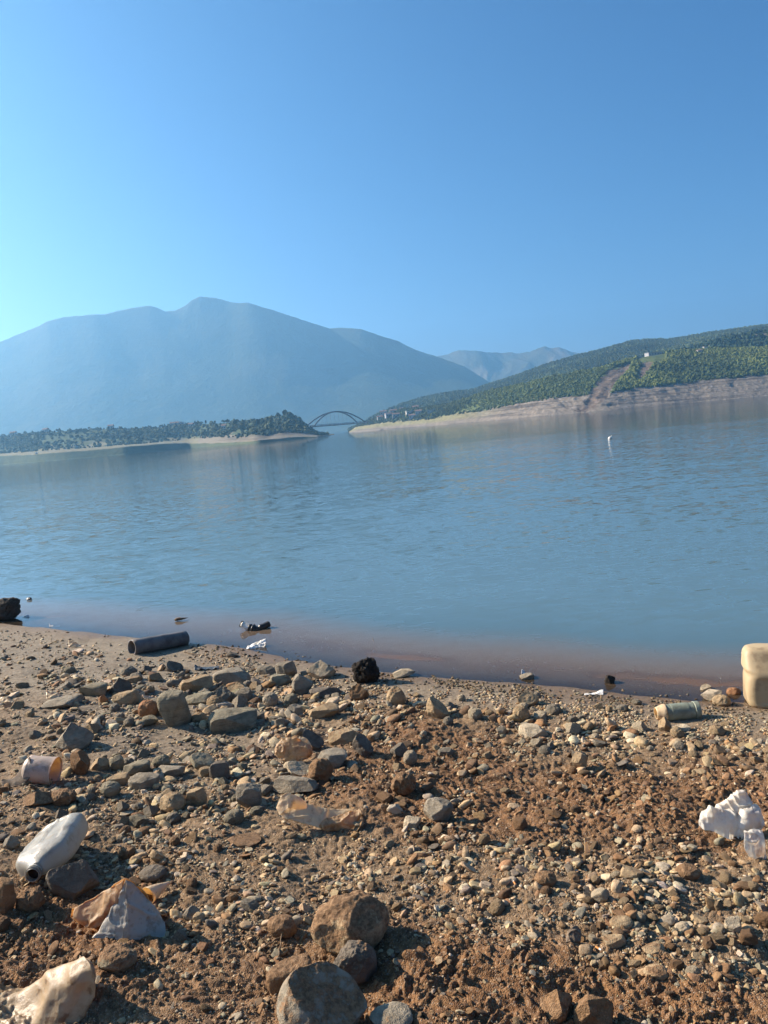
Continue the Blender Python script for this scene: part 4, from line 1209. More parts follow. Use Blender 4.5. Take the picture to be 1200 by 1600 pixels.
def build_jug():
    A, B = gp(52, 1384), gp(101, 1316)
    s = mpp(A)
    W = 43 * s; T = 25 * s
    z = T * .9
    neck = A + [.012, .016, z * .95]; tail = B + [.012, .02, z * 1.05]
    ax = tail - neck; Lh = np.linalg.norm(ax); ax /= Lh
    root = empty('jug', A); tag(root, 'flattened white plastic jug lying with its open neck towards the water-worn dark block', 'jug')
    root['label'] = 'flattened white plastic jug with open neck lying against a dark squared block'
    t = np.array([0, .03, .08, .14, .2, .28, .36, .5, .65, .78, .87, .93, .97, 1.0])
    w = np.array([.27, .30, .50, .80, .97, 1.0, 1, 1, .99, .98, .97, .94, .84, .3])
    h = np.array([.40, .48, .62, .78, .88, .96, 1, 1, 1, 1, .97, .88, .68, .2])
    ts = np.linspace(0, 1, 60)
    path = neck + ax * (Lh * ts)[:, None]
    rad = np.stack([np.interp(ts, t, w) * W, np.interp(ts, t, h) * T], -1)
    V, Fc = loft(path, rad, 72, 3.6, up=(-.25, -.35, .9))
    # pressed-in side panel and seam: push the top face down inside an outline
    up = np.array([-.25, -.35, .9]); S = np.cross(ax, up); S /= np.linalg.norm(S); U = np.cross(S, ax)
    rel = V - neck; u = rel @ ax / Lh; v = rel @ S / W; k = rel @ U / T
    body = np.array(V)
    dent = sstep(.30, .34, u) * sstep(.93, .88, u) * sstep(.62, .52, v + .25 * (u - .6)) * sstep(-.86, -.76, v)
    ridge = np.exp(-((v + .18 - .25 * (u - .6)) / .045) ** 2) * sstep(.28, .4, u) * sstep(.98, .9, u)
    body -= U * ((dent * .20 - ridge * .16) * T * (k > .2))[:, None]
    body += U * (fbm3(V * 14, 6, 2) * T * .10)[:, None]
    put('body', [(body, Fc)], JUGW, A, root)
    # neck with thread
    ns = 11 * s
    n = put('neck', [tube_hollow(neck - ax * .044, neck + ax * .012, ns * .92, ns, .002)], JUGW, neck, root)
    for d in (.036, .022): put('thread_ring', [tube_hollow(neck - ax * d, neck - ax * (d - .003), ns * 1.12, ns * 1.12, ns * .2, n=3)], JUGW, neck, n)
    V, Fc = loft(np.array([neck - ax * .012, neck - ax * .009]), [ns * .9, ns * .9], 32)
    put('shade_disc', [(V, Fc)], HOLEM, neck, n)  # dark disc plugging the neck, paints the shade of the hole


def build_torn():
    y0 = gp(200, 1470)[1] + .09
    root = empty('torn_container', gp(200, 1468)); tag(root, 'torn amber plastic container standing like a tent with a grey front flap', 'container')
    top = [(118, 1418, .02), (155, 1397, .03), (196, 1374, .0), (222, 1392, .02), (248, 1426, .03)]
    put('front_flap', [patch([top[2:] , [(197, 1400, -.03), (225, 1412, -.01), (252, 1438, .01)], [(199, 1430, -.06), (228, 1440, -.04), (257, 1453, -.02)], [(202, 1470, -.09), (232, 1470, -.07), (263, 1466, -.04)]], y0, 40, 40, .002, .007, 3, 12),
                         patch([[(196, 1375, .0), (198, 1400, -.02), (200, 1425, -.05), (203, 1469, -.09)], [(184, 1405, -.02), (180, 1425, -.04), (178, 1445, -.06), (182, 1470, -.09)], [(172, 1424, -.02), (162, 1440, -.04), (154, 1455, -.06), (144, 1466, -.08)]], y0, 26, 30, .002, .006, 5, 16)], FLAP, gp(230, 1468), root)
    put('side_panel', [patch([top[:3], [(114, 1430, .0), (152, 1416, .0), (190, 1394, -.01)], [(116, 1436, -.01), (150, 1434, -.02), (184, 1414, -.02)], [(122, 1442, -.01), (146, 1450, -.03), (172, 1436, -.03)]], y0, 34, 44, .002, .009, 4, 13)], AMBER, gp(140, 1445), root)
    yb = y0 + .16
    put('back_panel', [patch([[(X, Y, dy) for X, Y, dy in top], [(112, 1425, .07), (150, 1412, .08), (200, 1402, .08), (230, 1410, .08), (258, 1428, .07)], [(110, 1432, .13), (150, 1428, .15), (205, 1426, .15), (236, 1424, .14), (262, 1430, .12)]], y0, 30, 50, .002, .008, 8, 12)], AMBER, gp(190, 1425), root)
    a = gp(232, 1408); b = gp(262, 1395)
    s = mpp(a)
    a = a + [0, 0, 14 * s * .6]; b = b + [.005, .02, 12 * s]
    t = np.linspace(0, 1, 16)
    rr = np.interp(t, [0, .15, .8, 1], [.8, 1, .45, .05]) * 13 * s
    o = put('funnel_scrap', [tube_hollow(a, b, 13 * s, 3 * s, .0018, dent=.01)], CREAM, a)
    tag(o, 'small cream plastic cone lying behind the torn amber container', 'scrap')


def build_crumpled_jug():
    y0 = gp(110, 1590)[1] + .03
    P0 = gp(75, 1590)
    ctrl = [[(-40, 1622, .17), (40, 1575, .16), (90, 1545, .14), (140, 1520, .12)],
            [(-30, 1584, .09), (33, 1550, .09), (84, 1514, .08), (130, 1494, .06)],
            [(-14, 1606, .02), (45, 1572, .01), (96, 1536, .0), (141, 1508, .0)],
            [(2, 1632, -.045), (60, 1604, -.05), (110, 1566, -.035), (149, 1534, -.015)],
            [(20, 1655, -.10), (76, 1632, -.085), (122, 1600, -.06), (148, 1558, -.03)]]
    root = empty('crumpled_jug', P0); tag(root, 'crumpled cream plastic jug torn open at the lower left corner', 'jug')
    put('body', [patch(ctrl, y0, 70, 90, .0022, .0095, 21, 9)], CREAM2, P0, root)
    ctrl2 = [[(128, 1496, .06), (142, 1502, .03), (150, 1525, .01)], [(122, 1512, .03), (136, 1520, .0), (146, 1540, -.01)], [(126, 1530, .02), (132, 1548, -.01), (130, 1570, -.01)], [(118, 1548, .01), (112, 1572, -.01), (104, 1590, -.015)]]
    put('torn_edge', [patch(ctrl2, y0 + .004, 40, 30, .002, .009, 29, 18)], CREAM2, P0, root)


def build_yellow():
    y0 = gp(495, 1298)[1] + .035
    P0 = gp(495, 1296)
    root = empty('folded_plastic', P0); tag(root, 'torn cream yellow plastic sheet folded up at its left end', 'plastic sheet')
    put('sheet', [patch([[(432, 1262, .06), (455, 1252, .06), (482, 1256, .05), (515, 1264, .045), (552, 1262, .04)], [(436, 1268, .01), (458, 1266, .015), (486, 1268, .02), (516, 1280, .01), (558, 1272, .0)], [(442, 1278, -.02), (464, 1283, -.03), (492, 1292, -.035), (522, 1300, -.04), (552, 1290, -.03)]], y0, 44, 80, .0022, .006, 33, 12)], CREAM, P0, root)
    put('folded_flap', [patch([[(431, 1262, .02), (440, 1244, .035), (452, 1239, .045), (472, 1248, .05), (484, 1260, .05)], [(433, 1266, .005), (443, 1255, .015), (456, 1250, .02), (470, 1254, .025), (480, 1262, .03)], [(437, 1274, -.015), (446, 1266, -.005), (452, 1262, .0), (462, 1264, .01), (476, 1266, .02)]], y0, 30, 50, .002, .003, 35, 22)], CREAM, P0, root)
    put('curled_end', [patch([[(508, 1280, -.01), (530, 1274, .0), (556, 1266, .01), (566, 1264, .01)], [(500, 1288, -.03), (528, 1286, -.03), (556, 1276, -.02), (566, 1270, -.01)], [(498, 1294, -.035), (524, 1301, -.045), (550, 1293, -.035), (562, 1280, -.02)]], y0 - .004, 24, 50, .002, .008, 41, 24)], AMBER, P0, root)
    y1 = gp(458, 1190)[1] + .03
    P1 = gp(458, 1189)
    r1 = empty('crushed_cup', P1); tag(r1, 'crushed yellow plastic cup lying on the rocks above the pale wedge of stone', 'cup')
    put('cup_wall', [patch([[(429, 1170, .03), (438, 1157, .05), (456, 1153, .05), (474, 1158, .04), (488, 1168, .02)], [(429, 1176, .0), (440, 1168, -.01), (458, 1168, -.01), (476, 1172, -.01), (488, 1176, .0)], [(433, 1184, -.02), (444, 1188, -.035), (460, 1191, -.04), (474, 1188, -.035), (486, 1182, -.015)]], y1, 36, 50, .002, .009, 51, 26)], AMBER, P1, r1)
    put('cup_mouth', [patch([[(468, 1150, .07), (480, 1155, .06), (488, 1168, .04)], [(466, 1160, .04), (478, 1164, .03), (487, 1178, .01)], [(470, 1176, .0), (478, 1178, -.01), (484, 1186, -.015)]], y1, 26, 26, .002, .005, 57, 30)], CREAM, P1, r1)


def remeshed(parts, voxel, smooth_it=6):
    V, Fc = join(parts)
    me = mesh_np('tmp', V, Fc)
    o = bpy.data.objects.new('tmp', me); COL.objects.link(o)
    md = o.modifiers.new('r', 'REMESH'); md.mode = 'VOXEL'; md.voxel_size = voxel
    ms = o.modifiers.new('s', 'SMOOTH'); ms.iterations = smooth_it; ms.factor = .5
    dg = bpy.context.evaluated_depsgraph_get(); e = o.evaluated_get(dg); m2 = e.to_mesh()
    co = np.empty(len(m2.vertices) * 3, np.float32); m2.vertices.foreach_get('co', co); co = co.reshape(-1, 3).astype(float)
    nr = np.empty(len(m2.vertices) * 3, np.float32); m2.vertices.foreach_get('normal', nr); nr = nr.reshape(-1, 3).astype(float)
    q = [list(p.vertices) for p in m2.polygons]
    f4 = np.array([x for x in q if len(x) == 4], np.int32).reshape(-1, 4); f3 = np.array([x for x in q if len(x) == 3], np.int32).reshape(-1, 3)
    e.to_mesh_clear(); bpy.data.objects.remove(o); bpy.data.meshes.remove(me)
    return co, nr, [b for b in (f4, f3) if len(b)]


def build_bag():
    y0 = gp(1150, 1316)[1] + .035
    L1 = [[(1098, 1274, .06), (1112, 1263, .07), (1130, 1264, .07), (1150, 1272, .06)], [(1094, 1277, .03), (1110, 1264, .03), (1130, 1266, .035), (1152, 1276, .03)], [(1092, 1288, .0), (1112, 1287, -.01), (1130, 1288, -.01), (1152, 1290, .0)], [(1099, 1296, -.01), (1114, 1299, -.02), (1138, 1311, -.03), (1152, 1312, -.02)]]
    L2 = [[(1120, 1264, .10), (1140, 1250, .11), (1160, 1242, .12), (1173, 1256, .11)], [(1117, 1266, .08), (1138, 1251, .08), (1158, 1241, .09), (1173, 1258, .08)], [(1124, 1276, .05), (1142, 1268, .05), (1160, 1262, .05), (1171, 1270, .05)], [(1136, 1284, .03), (1148, 1282, .03), (1160, 1278, .03), (1168, 1282, .03)]]
    L3 = [[(1150, 1276, .06), (1162, 1266, .07), (1178, 1261, .08), (1191, 1276, .06)], [(1147, 1280, .03), (1162, 1268, .03), (1178, 1263, .04), (1193, 1280, .03)], [(1147, 1297, .0), (1160, 1290, -.01), (1176, 1285, .0), (1193, 1291, .0)], [(1152, 1310, -.025), (1160, 1313, -.03), (1174, 1300, -.015), (1190, 1296, -.01)]]
    L4 = [[(1164, 1299, .02), (1176, 1293, .03), (1192, 1296, .02)], [(1163, 1305, -.0), (1176, 1299, .0), (1194, 1304, .0)], [(1163, 1324, -.025), (1178, 1321, -.035), (1195, 1326, -.025)], [(1171, 1338, -.03), (1184, 1344, -.04), (1196, 1347, -.035)]]
    shs = [patch(c, y0, 80, 100, .0016, .0105, 61 + 7 * i, 18) for i, c in enumerate((L1, L2, L3))]
    shs.append(patch(L4, gp(1180, 1344)[1] + .045, 70, 70, .0016, .0095, 95, 19))
    co, Fc = join(shs)
    P0 = gp(1150, 1316)
    o = put('plastic_bag', [(co, Fc)], BAGW, P0); tag(o, 'crumpled white plastic bag lying on bare brown soil at the right', 'plastic bag')


def build_can():
    P = gp(1170, 1108); s = mpp(P)
    W, D, H = 120 * s, 62 * s, 92 * s
    root = empty('plastic_can', P + [W / 2, D / 2, 0]); tag(root, 'upright beige plastic can cut by the right edge with a torn top', 'plastic can')
    n = 40
    t = np.linspace(0, 1, n)
    # profile: stack of rounded rectangles, shoulder leaning back from the camera
    path = np.stack([np.zeros(n), np.interp(t, [0, .6, 1], [0, .0, .30]) * D * .5, t * H], -1) + P + [W / 2, D / 2, -.012]
    sc = np.interp(t, [0, .04, .1, .5, .60, .66, .9, .97, 1], [.90, .98, 1, .99, .96, 1.02, .99, .93, .80])
    scd = np.interp(t, [0, .04, .1, .55, .64, .9, .97, 1], [.88, .97, 1, 1, .99, .66, .58, .45])
    nseg = 88; a = np.linspace(0, 2 * math.pi, nseg, endpoint=False); c, q = np.cos(a), np.sin(a); k = (np.abs(c) ** 5 + np.abs(q) ** 5) ** (-.2)
    V = path[:, None] + np.stack([(W / 2 * sc)[:, None] * c * k, (D / 2 * scd)[:, None] * q * k, np.zeros((n, nseg))], -1)
    q3 = V.reshape(-1, 3)
    inset = sstep(.06, .1, t)[:, None] * sstep(.56, .52, t)[:, None] * (np.abs(c * k) < .80) * (q < 0)
    V[..., 1] += inset * .02 * H
    V = V + (fbm3(q3 * 7, 8, 2) * .006).reshape(n, nseg, 1)
    Fc = [grid_faces(n, nseg, True)]
    V = V.reshape(-1, 3); j = np.arange(nseg); j2 = (j + 1) % nseg
    V = np.concatenate([V, [path[0], path[-1] + [0, 0, .004]]])
    Fc.append(np.concatenate([np.stack([j2, j, np.full(nseg, n * nseg)], -1), np.stack([(n - 1) * nseg + j, (n - 1) * nseg + j2, np.full(nseg, n * nseg + 1)], -1)]))
    Rm = rotz(-.27); V = (V - P) @ Rm.T + P
    put('body', [(V, Fc)], CANB, P, root)
    y0 = P[1] + D * .62
    put('torn_flap', [patch([[(1158, 1020, .03), (1168, 1017, .03), (1182, 1020, .03), (1204, 1024, .03)], [(1160, 1025, .0), (1172, 1023, .0), (1186, 1027, .0), (1204, 1030, .0)], [(1166, 1032, -.01), (1176, 1032, -.01), (1190, 1034, -.01), (1204, 1036, -.01)]], y0, 18, 34, .004, .003, 71, 20)], CANB, P, root)
    pc = np.array(root.location) + [W * .26, D * .13, H * .965]
    put('cap', [loft(np.array([pc, pc + [0, 0, .012], pc + [0, 0, .05], pc + [0, 0, .054]]), [.036, .036, .034, .02], 28)], CANB, pc, root)


def build_bottle():
    a, b = gp(1038, 1126), gp(1101, 1127)
    s = mpp(a); r = 13.5 * s
    root = empty('bottle', a); tag(root, 'pale green plastic bottle with a ribbed cap lying half sunk in the pebbles', 'bottle')
    b = np.array([b[0], a[1] - .01, max(a[2], b[2])]); a = a.copy(); a[2] = b[2]
    a += [0, r * .4, r * .66]; b += [0, r * .4, r * .70]
    ax = b - a; L_ = np.linalg.norm(ax); ax /= L_
    t = np.linspace(0, 1, 40)
    rr = np.interp(t, [0, .06, .20, .215, .235, .25, .82, .835, 1], [.80, .93, .96, .98, .92, 1, 1, .96, .96]) * r
    V, Fc = loft(a + ax * (L_ * t * .86)[:, None], rr, 48)
    put('body', [(V, Fc)], GREENB, a, root)
    t = np.linspace(0, 1, 12)
    ang = np.linspace(0, 2 * math.pi, 64, endpoint=False)
    V, Fc = loft(a + ax * (L_ * (.86 + .16 * t))[:, None], np.interp(t, [0, .02, .1, .9, 1], [.9, 1.04, 1.06, 1.05, .9]) * r, 64)
    put('cap', [(V, Fc)], GREENB, b, root)
    # broken tan neck piece at the left end
    V, Fc = tube_hollow(a - ax * .05, a + ax * .02, r * .55, r * .90, .004, dent=.02)
    put('neck', [(V, Fc)], CREAM, a, root)


def build_floating():
    # bent dark tube with a white end, half in the water
    y0 = water_hit(400, 984)[1]
    root = empty('bent_tube', water_hit(400, 984)); tag(root, 'bent black tube with a white end floating by the shore', 'tube')
    s = mpp(water_hit(400, 984))
    pts = np.array([unproj(388, 979, y0 + .02), unproj(394, 982, y0 + .01), unproj(401, 984, y0), unproj(409, 980, y0 + .02), unproj(422, 974, y0 + .06)])
    P = catmull(pts, 30); t = np.linspace(0, 1, 30)
    rr = np.interp(t, [0, .1, .3, .5, .62, .75, .97, 1], [.7, .95, 1.05, .95, .75, .85, .8, .4]) * 6.3 * s
    rr = rr * (1 + .12 * noise2(t * 14, t * 0, 5))
    put('body', [loft(P, rr, 28, 2.3)], DARKM, pts[2], root)
    Q = np.array([unproj(377.5, 975, y0 + .05), unproj(390, 981, y0 + .015)])
    put('white_end', [loft(Q[0] + (Q[1] - Q[0]) * np.linspace(0, 1, 8)[:, None], np.array([.6, .92, .95, .98, 1, 1.02, 1.04, 1.05]) * 5.2 * s, 24)], WHITEM, Q[0], root)
    put('end_ring', [tube_hollow(Q[0] - (Q[1] - Q[0]) * .06, Q[0] + (Q[1] - Q[0]) * .05, 5.4 * s, 5.4 * s, .8 * s, n=4)], DARKM, Q[0], root)
    # floating sliver of wood
    y1 = water_hit(283, 970)[1]
    a = unproj(273, 968.5, y1)
    P = catmull(np.array([a, unproj(279, 967, y1), unproj(286, 966.5, y1), unproj(294, 965, y1 + .03)]), 18)
    o = put('wood_chip', [loft(P, np.stack([np.interp(np.linspace(0, 1, 18), [0, .2, .5, 1], [.5, 1, .8, .05]) * 4.4 * s, np.interp(np.linspace(0, 1, 18), [0, .2, .5, 1], [.5, 1, .8, .1]) * 3.0 * s], -1), 18)], WOODM, a)
    tag(o, 'dark pointed chip of wood floating behind the grey pipe', 'wood chip')
    # white buoy far out
    B = water_hit(953, 686); sb = mpp(B) * .68
    root = empty('buoy', B); tag(root, 'white float bobbing alone far out on the lake', 'buoy')
    t = np.linspace(0, 1, 24)
    path = B + np.stack([-1.5 + 4.5 * t + .0 * t, 0 * t, -2 + 8.5 * t], -1) * sb
    V, Fc = loft(path, np.interp(t, [0, .1, .5, .7, .85, 1], [1.5, 4, 4.2, 3.2, 1.6, .5]) * sb, 28)
    put('body', [(V, Fc)], WHITEM, B, root)
    p2 = path[-1]; put('neck', [loft(np.array([p2 - [0, 0, .2 * sb], p2 + [1.2 * sb, 0, .3 * sb], p2 + [2.2 * sb, 0, .4 * sb]]), [1.0 * sb, .9 * sb, .6 * sb], 14)], WHITEM, p2, root)
    # sunken flat stone showing through the shallows
    P = water_hit(948, 976)
    V, Fc = rock_verts(4242, 4, (1, .8, .25), **KIND['slab'])
    sc = 27 * mpp(P)
    o = obj('stone', mesh_np('rock_shape', V * sc, Fc), ROCK, loc=(P[0], P[1], -sc * .235)); o.color = (*(np.array(COLS['slate']) * .6), .0)
    tag(o, 'flat dark stone barely breaking the water off the right shore', 'stone')
    # dark stump of rock at the left edge, standing at the water
    P = gp(2, 971); s2 = mpp(P)
    V, Fc = rock_verts(777, 5, (1, .8, .95), 5, .75, .16, 'round')
    V = V * np.array([26, 22, 20]) * s2; V[:, 0] += np.maximum(V[:, 2], 0) * .45
    o = obj('rock', mesh_np('rock_shape', V, Fc), ROCK, loc=(P[0] - .01, P[1] + .1, P[2] + 15 * s2)); o.color = (*(np.array(COLS['slate']) * .55), .30)
    tag(o, 'dark ragged rock standing at the waterline at the left edge', 'rock')


def scrap(name, X, Y, w, h, mat, label, cat, seed, crumple=.008, up=.6):
    P = gp(X, Y) if Y > 960 else water_hit(X, Y); s = mpp(P); y0 = P[1]
    d = w * s
    ctrl = [[(X + (u - .5) * w * (1 + .15 * math.sin(seed + u * 5)), Y - h * (1 - v) * (.55 + .45 * math.sin(u * 3.0 + seed)) , d * (.55 - .75 * v) * .6) for u in np.linspace(0, 1, 4)] for v in np.linspace(0, 1, 3)]
    o = put(name, [patch(ctrl, y0, 22, 30, .0025, crumple, seed, 30)], mat, P); tag(o, label, cat)


def twig(pts, r, label, mat=None, name='twig', cat='twig', lift=.006):
    P = np.array([gp(X, Y) + [0, 0, lift + dz] for X, Y, dz in pts])
    Q = catmull(P, 26); t = np.linspace(0, 1, 26)
    Q = Q + (np.stack([noise2(t * 9, t * 0 + k, 3 + k) for k in range(3)], -1)) * r * 1.2
    o = put(name, [loft(Q, np.interp(t, [0, .1, .9, 1], [.7, 1, .7, .3]) * r, 10)], mat or WOODM, P[0]); tag(o, label, cat)


def cig(X, Y, ang, label, ln=.032):
    P = gp(X, Y); P = P + [0, 0, .007]
    d = np.array([math.cos(ang), math.sin(ang), .18]); d /= np.linalg.norm(d)
    root = empty('cigarette_end', P); tag(root, label, 'cigarette end', 'cigarette ends in the gravel')
    t = np.linspace(0, 1, 8)[:, None]
    put('filter', [loft(P + d * ln * .62 * t, np.array([.8, 1, 1, .98, .97, 1, 1, 1]) * .0042, 16)], FILT, P, root)
    put('paper', [loft(P + d * ln * (.625 + .375 * t), np.array([1, 1, .98, .97, 1, .9, .85, .6]) * .0041, 16)], PAPER, P, root)


def build_small():
    scrap('net_scrap', 322, 1046, 36, 13, NETM, 'crumpled blue-black plastic scrap on wet sand below the pipe', 'scrap', 3, .010)
    scrap('plastic_scrap', 400, 1013, 34, 15, WHITEM, 'white crumpled plastic at the waterline below the floating bent tube', 'scrap', 5, .012)
    scrap('plastic_scrap', 120, 1011, 22, 11, CREAM, 'pale beige curled scrap on the sand left of the pipe', 'scrap', 8, .006)
    scrap('foam_piece', 85, 979, 15, 6, WHITEM, 'bright white bit of foam at the left waterline', 'scrap', 9, .003)
    scrap('plastic_scrap', 36, 968, 20, 7, WHITEM, 'grubby white scrap beside the ragged rock at the left edge', 'scrap', 11, .006)
    scrap('plastic_scrap', 10, 1098, 26, 9, CREAM, 'cream flat scrap on the sand at the left edge', 'scrap', 13, .005)
    scrap('plastic_scrap', 92, 1092, 34, 13, CREAM, 'dirty cream film on the sand behind the long low grey slab', 'scrap', 14, .007)
    scrap('plastic_scrap', 825, 1056, 18, 12, WHITEM, 'small white scrap caught on a stone at the waterline', 'scrap', 15, .006)
    scrap('plastic_scrap', 927, 1086, 32, 9, WHITEM, 'white broken plastic strip among pebbles above the green bottle', 'scrap', 17, .004)
    scrap('dark_scrap', 875, 1048, 18, 5, DARKM, 'black limp scrap at the waterline right of the white scrap', 'scrap', 19, .004)
    scrap('dark_scrap', 1003, 1060, 24, 5, DARKM, 'black limp scrap in the shallows right of the black stone', 'scrap', 23, .004)
    scrap('dark_scrap', 46, 938, 9, 5, DARKM, 'small dark scrap floating behind the ragged rock', 'scrap', 25, .003)
    scrap('bark_piece', 920, 1332, 12, 22, CREAM, 'curled cream bark strip upright in the gravel', 'bark', 27, .004)
    scrap('bark_piece', 896, 1473, 26, 26, BARKM, 'earthy bent bark piece in soil left of the tan pebble patch', 'bark', 31, .006)
    twig([(1127, 1076, .01), (1126, 1070, .03), (1122, 1064, .05)], .006, 'small white upright feather at the right waterline', WHITEM, 'feather', 'feather')
    twig([(408, 1484, .0), (435, 1474, .015), (466, 1460, .03)], .0035, 'long brown twig leaning on the brown stone')
    twig([(434, 1500, .0), (441, 1475, .02), (442, 1452, .04)], .003, 'short upright twig crossing the long brown twig')
    twig([(460, 1085, .02), (472, 1072, .05), (486, 1062, .06)], .005, 'pale thin stick across the leaning grey slab', CREAM)
    twig([(288, 1019, .0), (305, 1024, .005), (326, 1024, .0)], .006, 'thin dark stick on wet sand below the pipe end')
    twig([(1040, 1306, .0), (1070, 1308, .008), (1096, 1304, .0)], .004, 'thin dark twig on brown soil below the white bag')
    twig([(430, 1546, .0), (445, 1553, .004), (458, 1556, .0)], .004, 'pale straw below the muddy brown rock', CREAM)
    twig([(584, 1022, .0), (585, 1014, .05), (583, 1008, .09)], .003, 'tiny dry stem standing in the shallows by the black rock')
    cig(717, 1350, -1.0, 'orange cigarette end pointing down in the central gravel')
    cig(806, 1385, 1.8, 'orange cigarette end standing in soil left of the tan pebble patch')
    cig(931, 1482, -1.1, 'orange and white cigarette end among the tan pebbles at right')


build_pipe(); build_cup(); build_jug(); build_torn(); build_crumpled_jug(); build_yellow(); build_bag(); build_can(); build_bottle(); build_floating(); build_small()
# ================================================================== woods, buildings and the bridge
def foliage_mat(name):
    m, nt, nodes, L = new_mat(name)
    p = pos(nt); n1 = noise_n(nt, p, .8, 3, .6)
    c = mixc(nt, attr(nt, 'tint', 'Color'), (.5, .55, .45), ramp(nt, n1, .35, .7), 'MULTIPLY')
    b = N(nt, 'ShaderNodeBsdfPrincipled'); L.new(c, b.inputs['Base Color']); b.inputs['Roughness'].default_value = .9; b.inputs['Specular IOR Level'].default_value = .15
    finish(nt, b.outputs[0]); return m


LEAF = foliage_mat('far_foliage')
TRUNK = solid('trunk_bark', (.12, .085, .055), (.06, .045, .03), .9, 2)
CROWNS = {}
def crown_templates(sub, n, seed):
    rng = np.random.default_rng(seed); out = []
    for j in range(n):
        V, Fc = ico(sub)
        r = 1 + fbm3(V * 2.0 + j * 7.1, seed + j, 2) * .55 + rng.uniform(-.28, .28, len(V)) * (1 if sub < 2 else .8)
        P = V * r[:, None] * np.array([1, 1, rng.uniform(.85, 1.25)])
        out.append((P, Fc))
    return out


def scatter_stuff(name, label, cat, P, R, C, sub=1, seed=1):
    rng = np.random.default_rng(seed); tp = crown_templates(sub, 10, seed); n = len(P)
    Vs, Fs, Cs = [], [], []; base = 0
    for j in range(10):
        idx = np.arange(j, n, 10)
        if not len(idx): continue
        V, Fc = tp[j]; a = rng.uniform(0, 6.28, len(idx)); ca, sa = np.cos(a)[:, None], np.sin(a)[:, None]
        W = np.stack([V[None, :, 0] * ca - V[None, :, 1] * sa, V[None, :, 0] * sa + V[None, :, 1] * ca, np.broadcast_to(V[None, :, 2], (len(idx), len(V)))], -1)
        W = W * R[idx][:, None, None] + P[idx][:, None]; W[..., 2] += R[idx][:, None] * .6
        Vs.append(W.reshape(-1, 3)); Fs.append((Fc[None] + (np.arange(len(idx)) * len(V))[:, None, None] + base).reshape(-1, 3)); base += len(idx) * len(V)
        Cs.append(np.repeat(np.concatenate([C[idx], np.ones((len(idx), 1))], 1), len(V), 0))
    me = mesh_np(name, np.concatenate(Vs), np.concatenate(Fs), False, {'tint': ('FLOAT_COLOR', np.concatenate(Cs))})
    tag(obj(name, me, LEAF), label, cat, kind='stuff')


def sample_grid(V, T, t0, t1, n, rng, amax=1.0):
    """random points on a land grid between row coordinates t0..t1, even over ground area"""
    Tm = T[:, 0]; r = np.where((Tm >= t0) & (Tm < t1))[0]
    r = r[r < V.shape[0] - 1]
    A = V[r][:, :-1]; B = V[r + 1][:, :-1]; D = V[r][:, 1:]
    area = np.linalg.norm(np.cross(B - A, D - A), axis=-1) ; nc = int(area.shape[1] * amax); area = area[:, :nc]
    p = area.ravel() / area.sum()
    k = rng.choice(len(p), n, p=p); i, j = r[k // nc], k % nc
    u, v = rng.random(n), rng.random(n)
    P = (V[i, j] * ((1 - u) * (1 - v))[:, None] + V[i + 1, j] * (u * (1 - v))[:, None] + V[i, j + 1] * ((1 - u) * v)[:, None] + V[i + 1, j + 1] * (u * v)[:, None])
    return P, T[i, j] + u * (T[i + 1, j] - T[i, j])


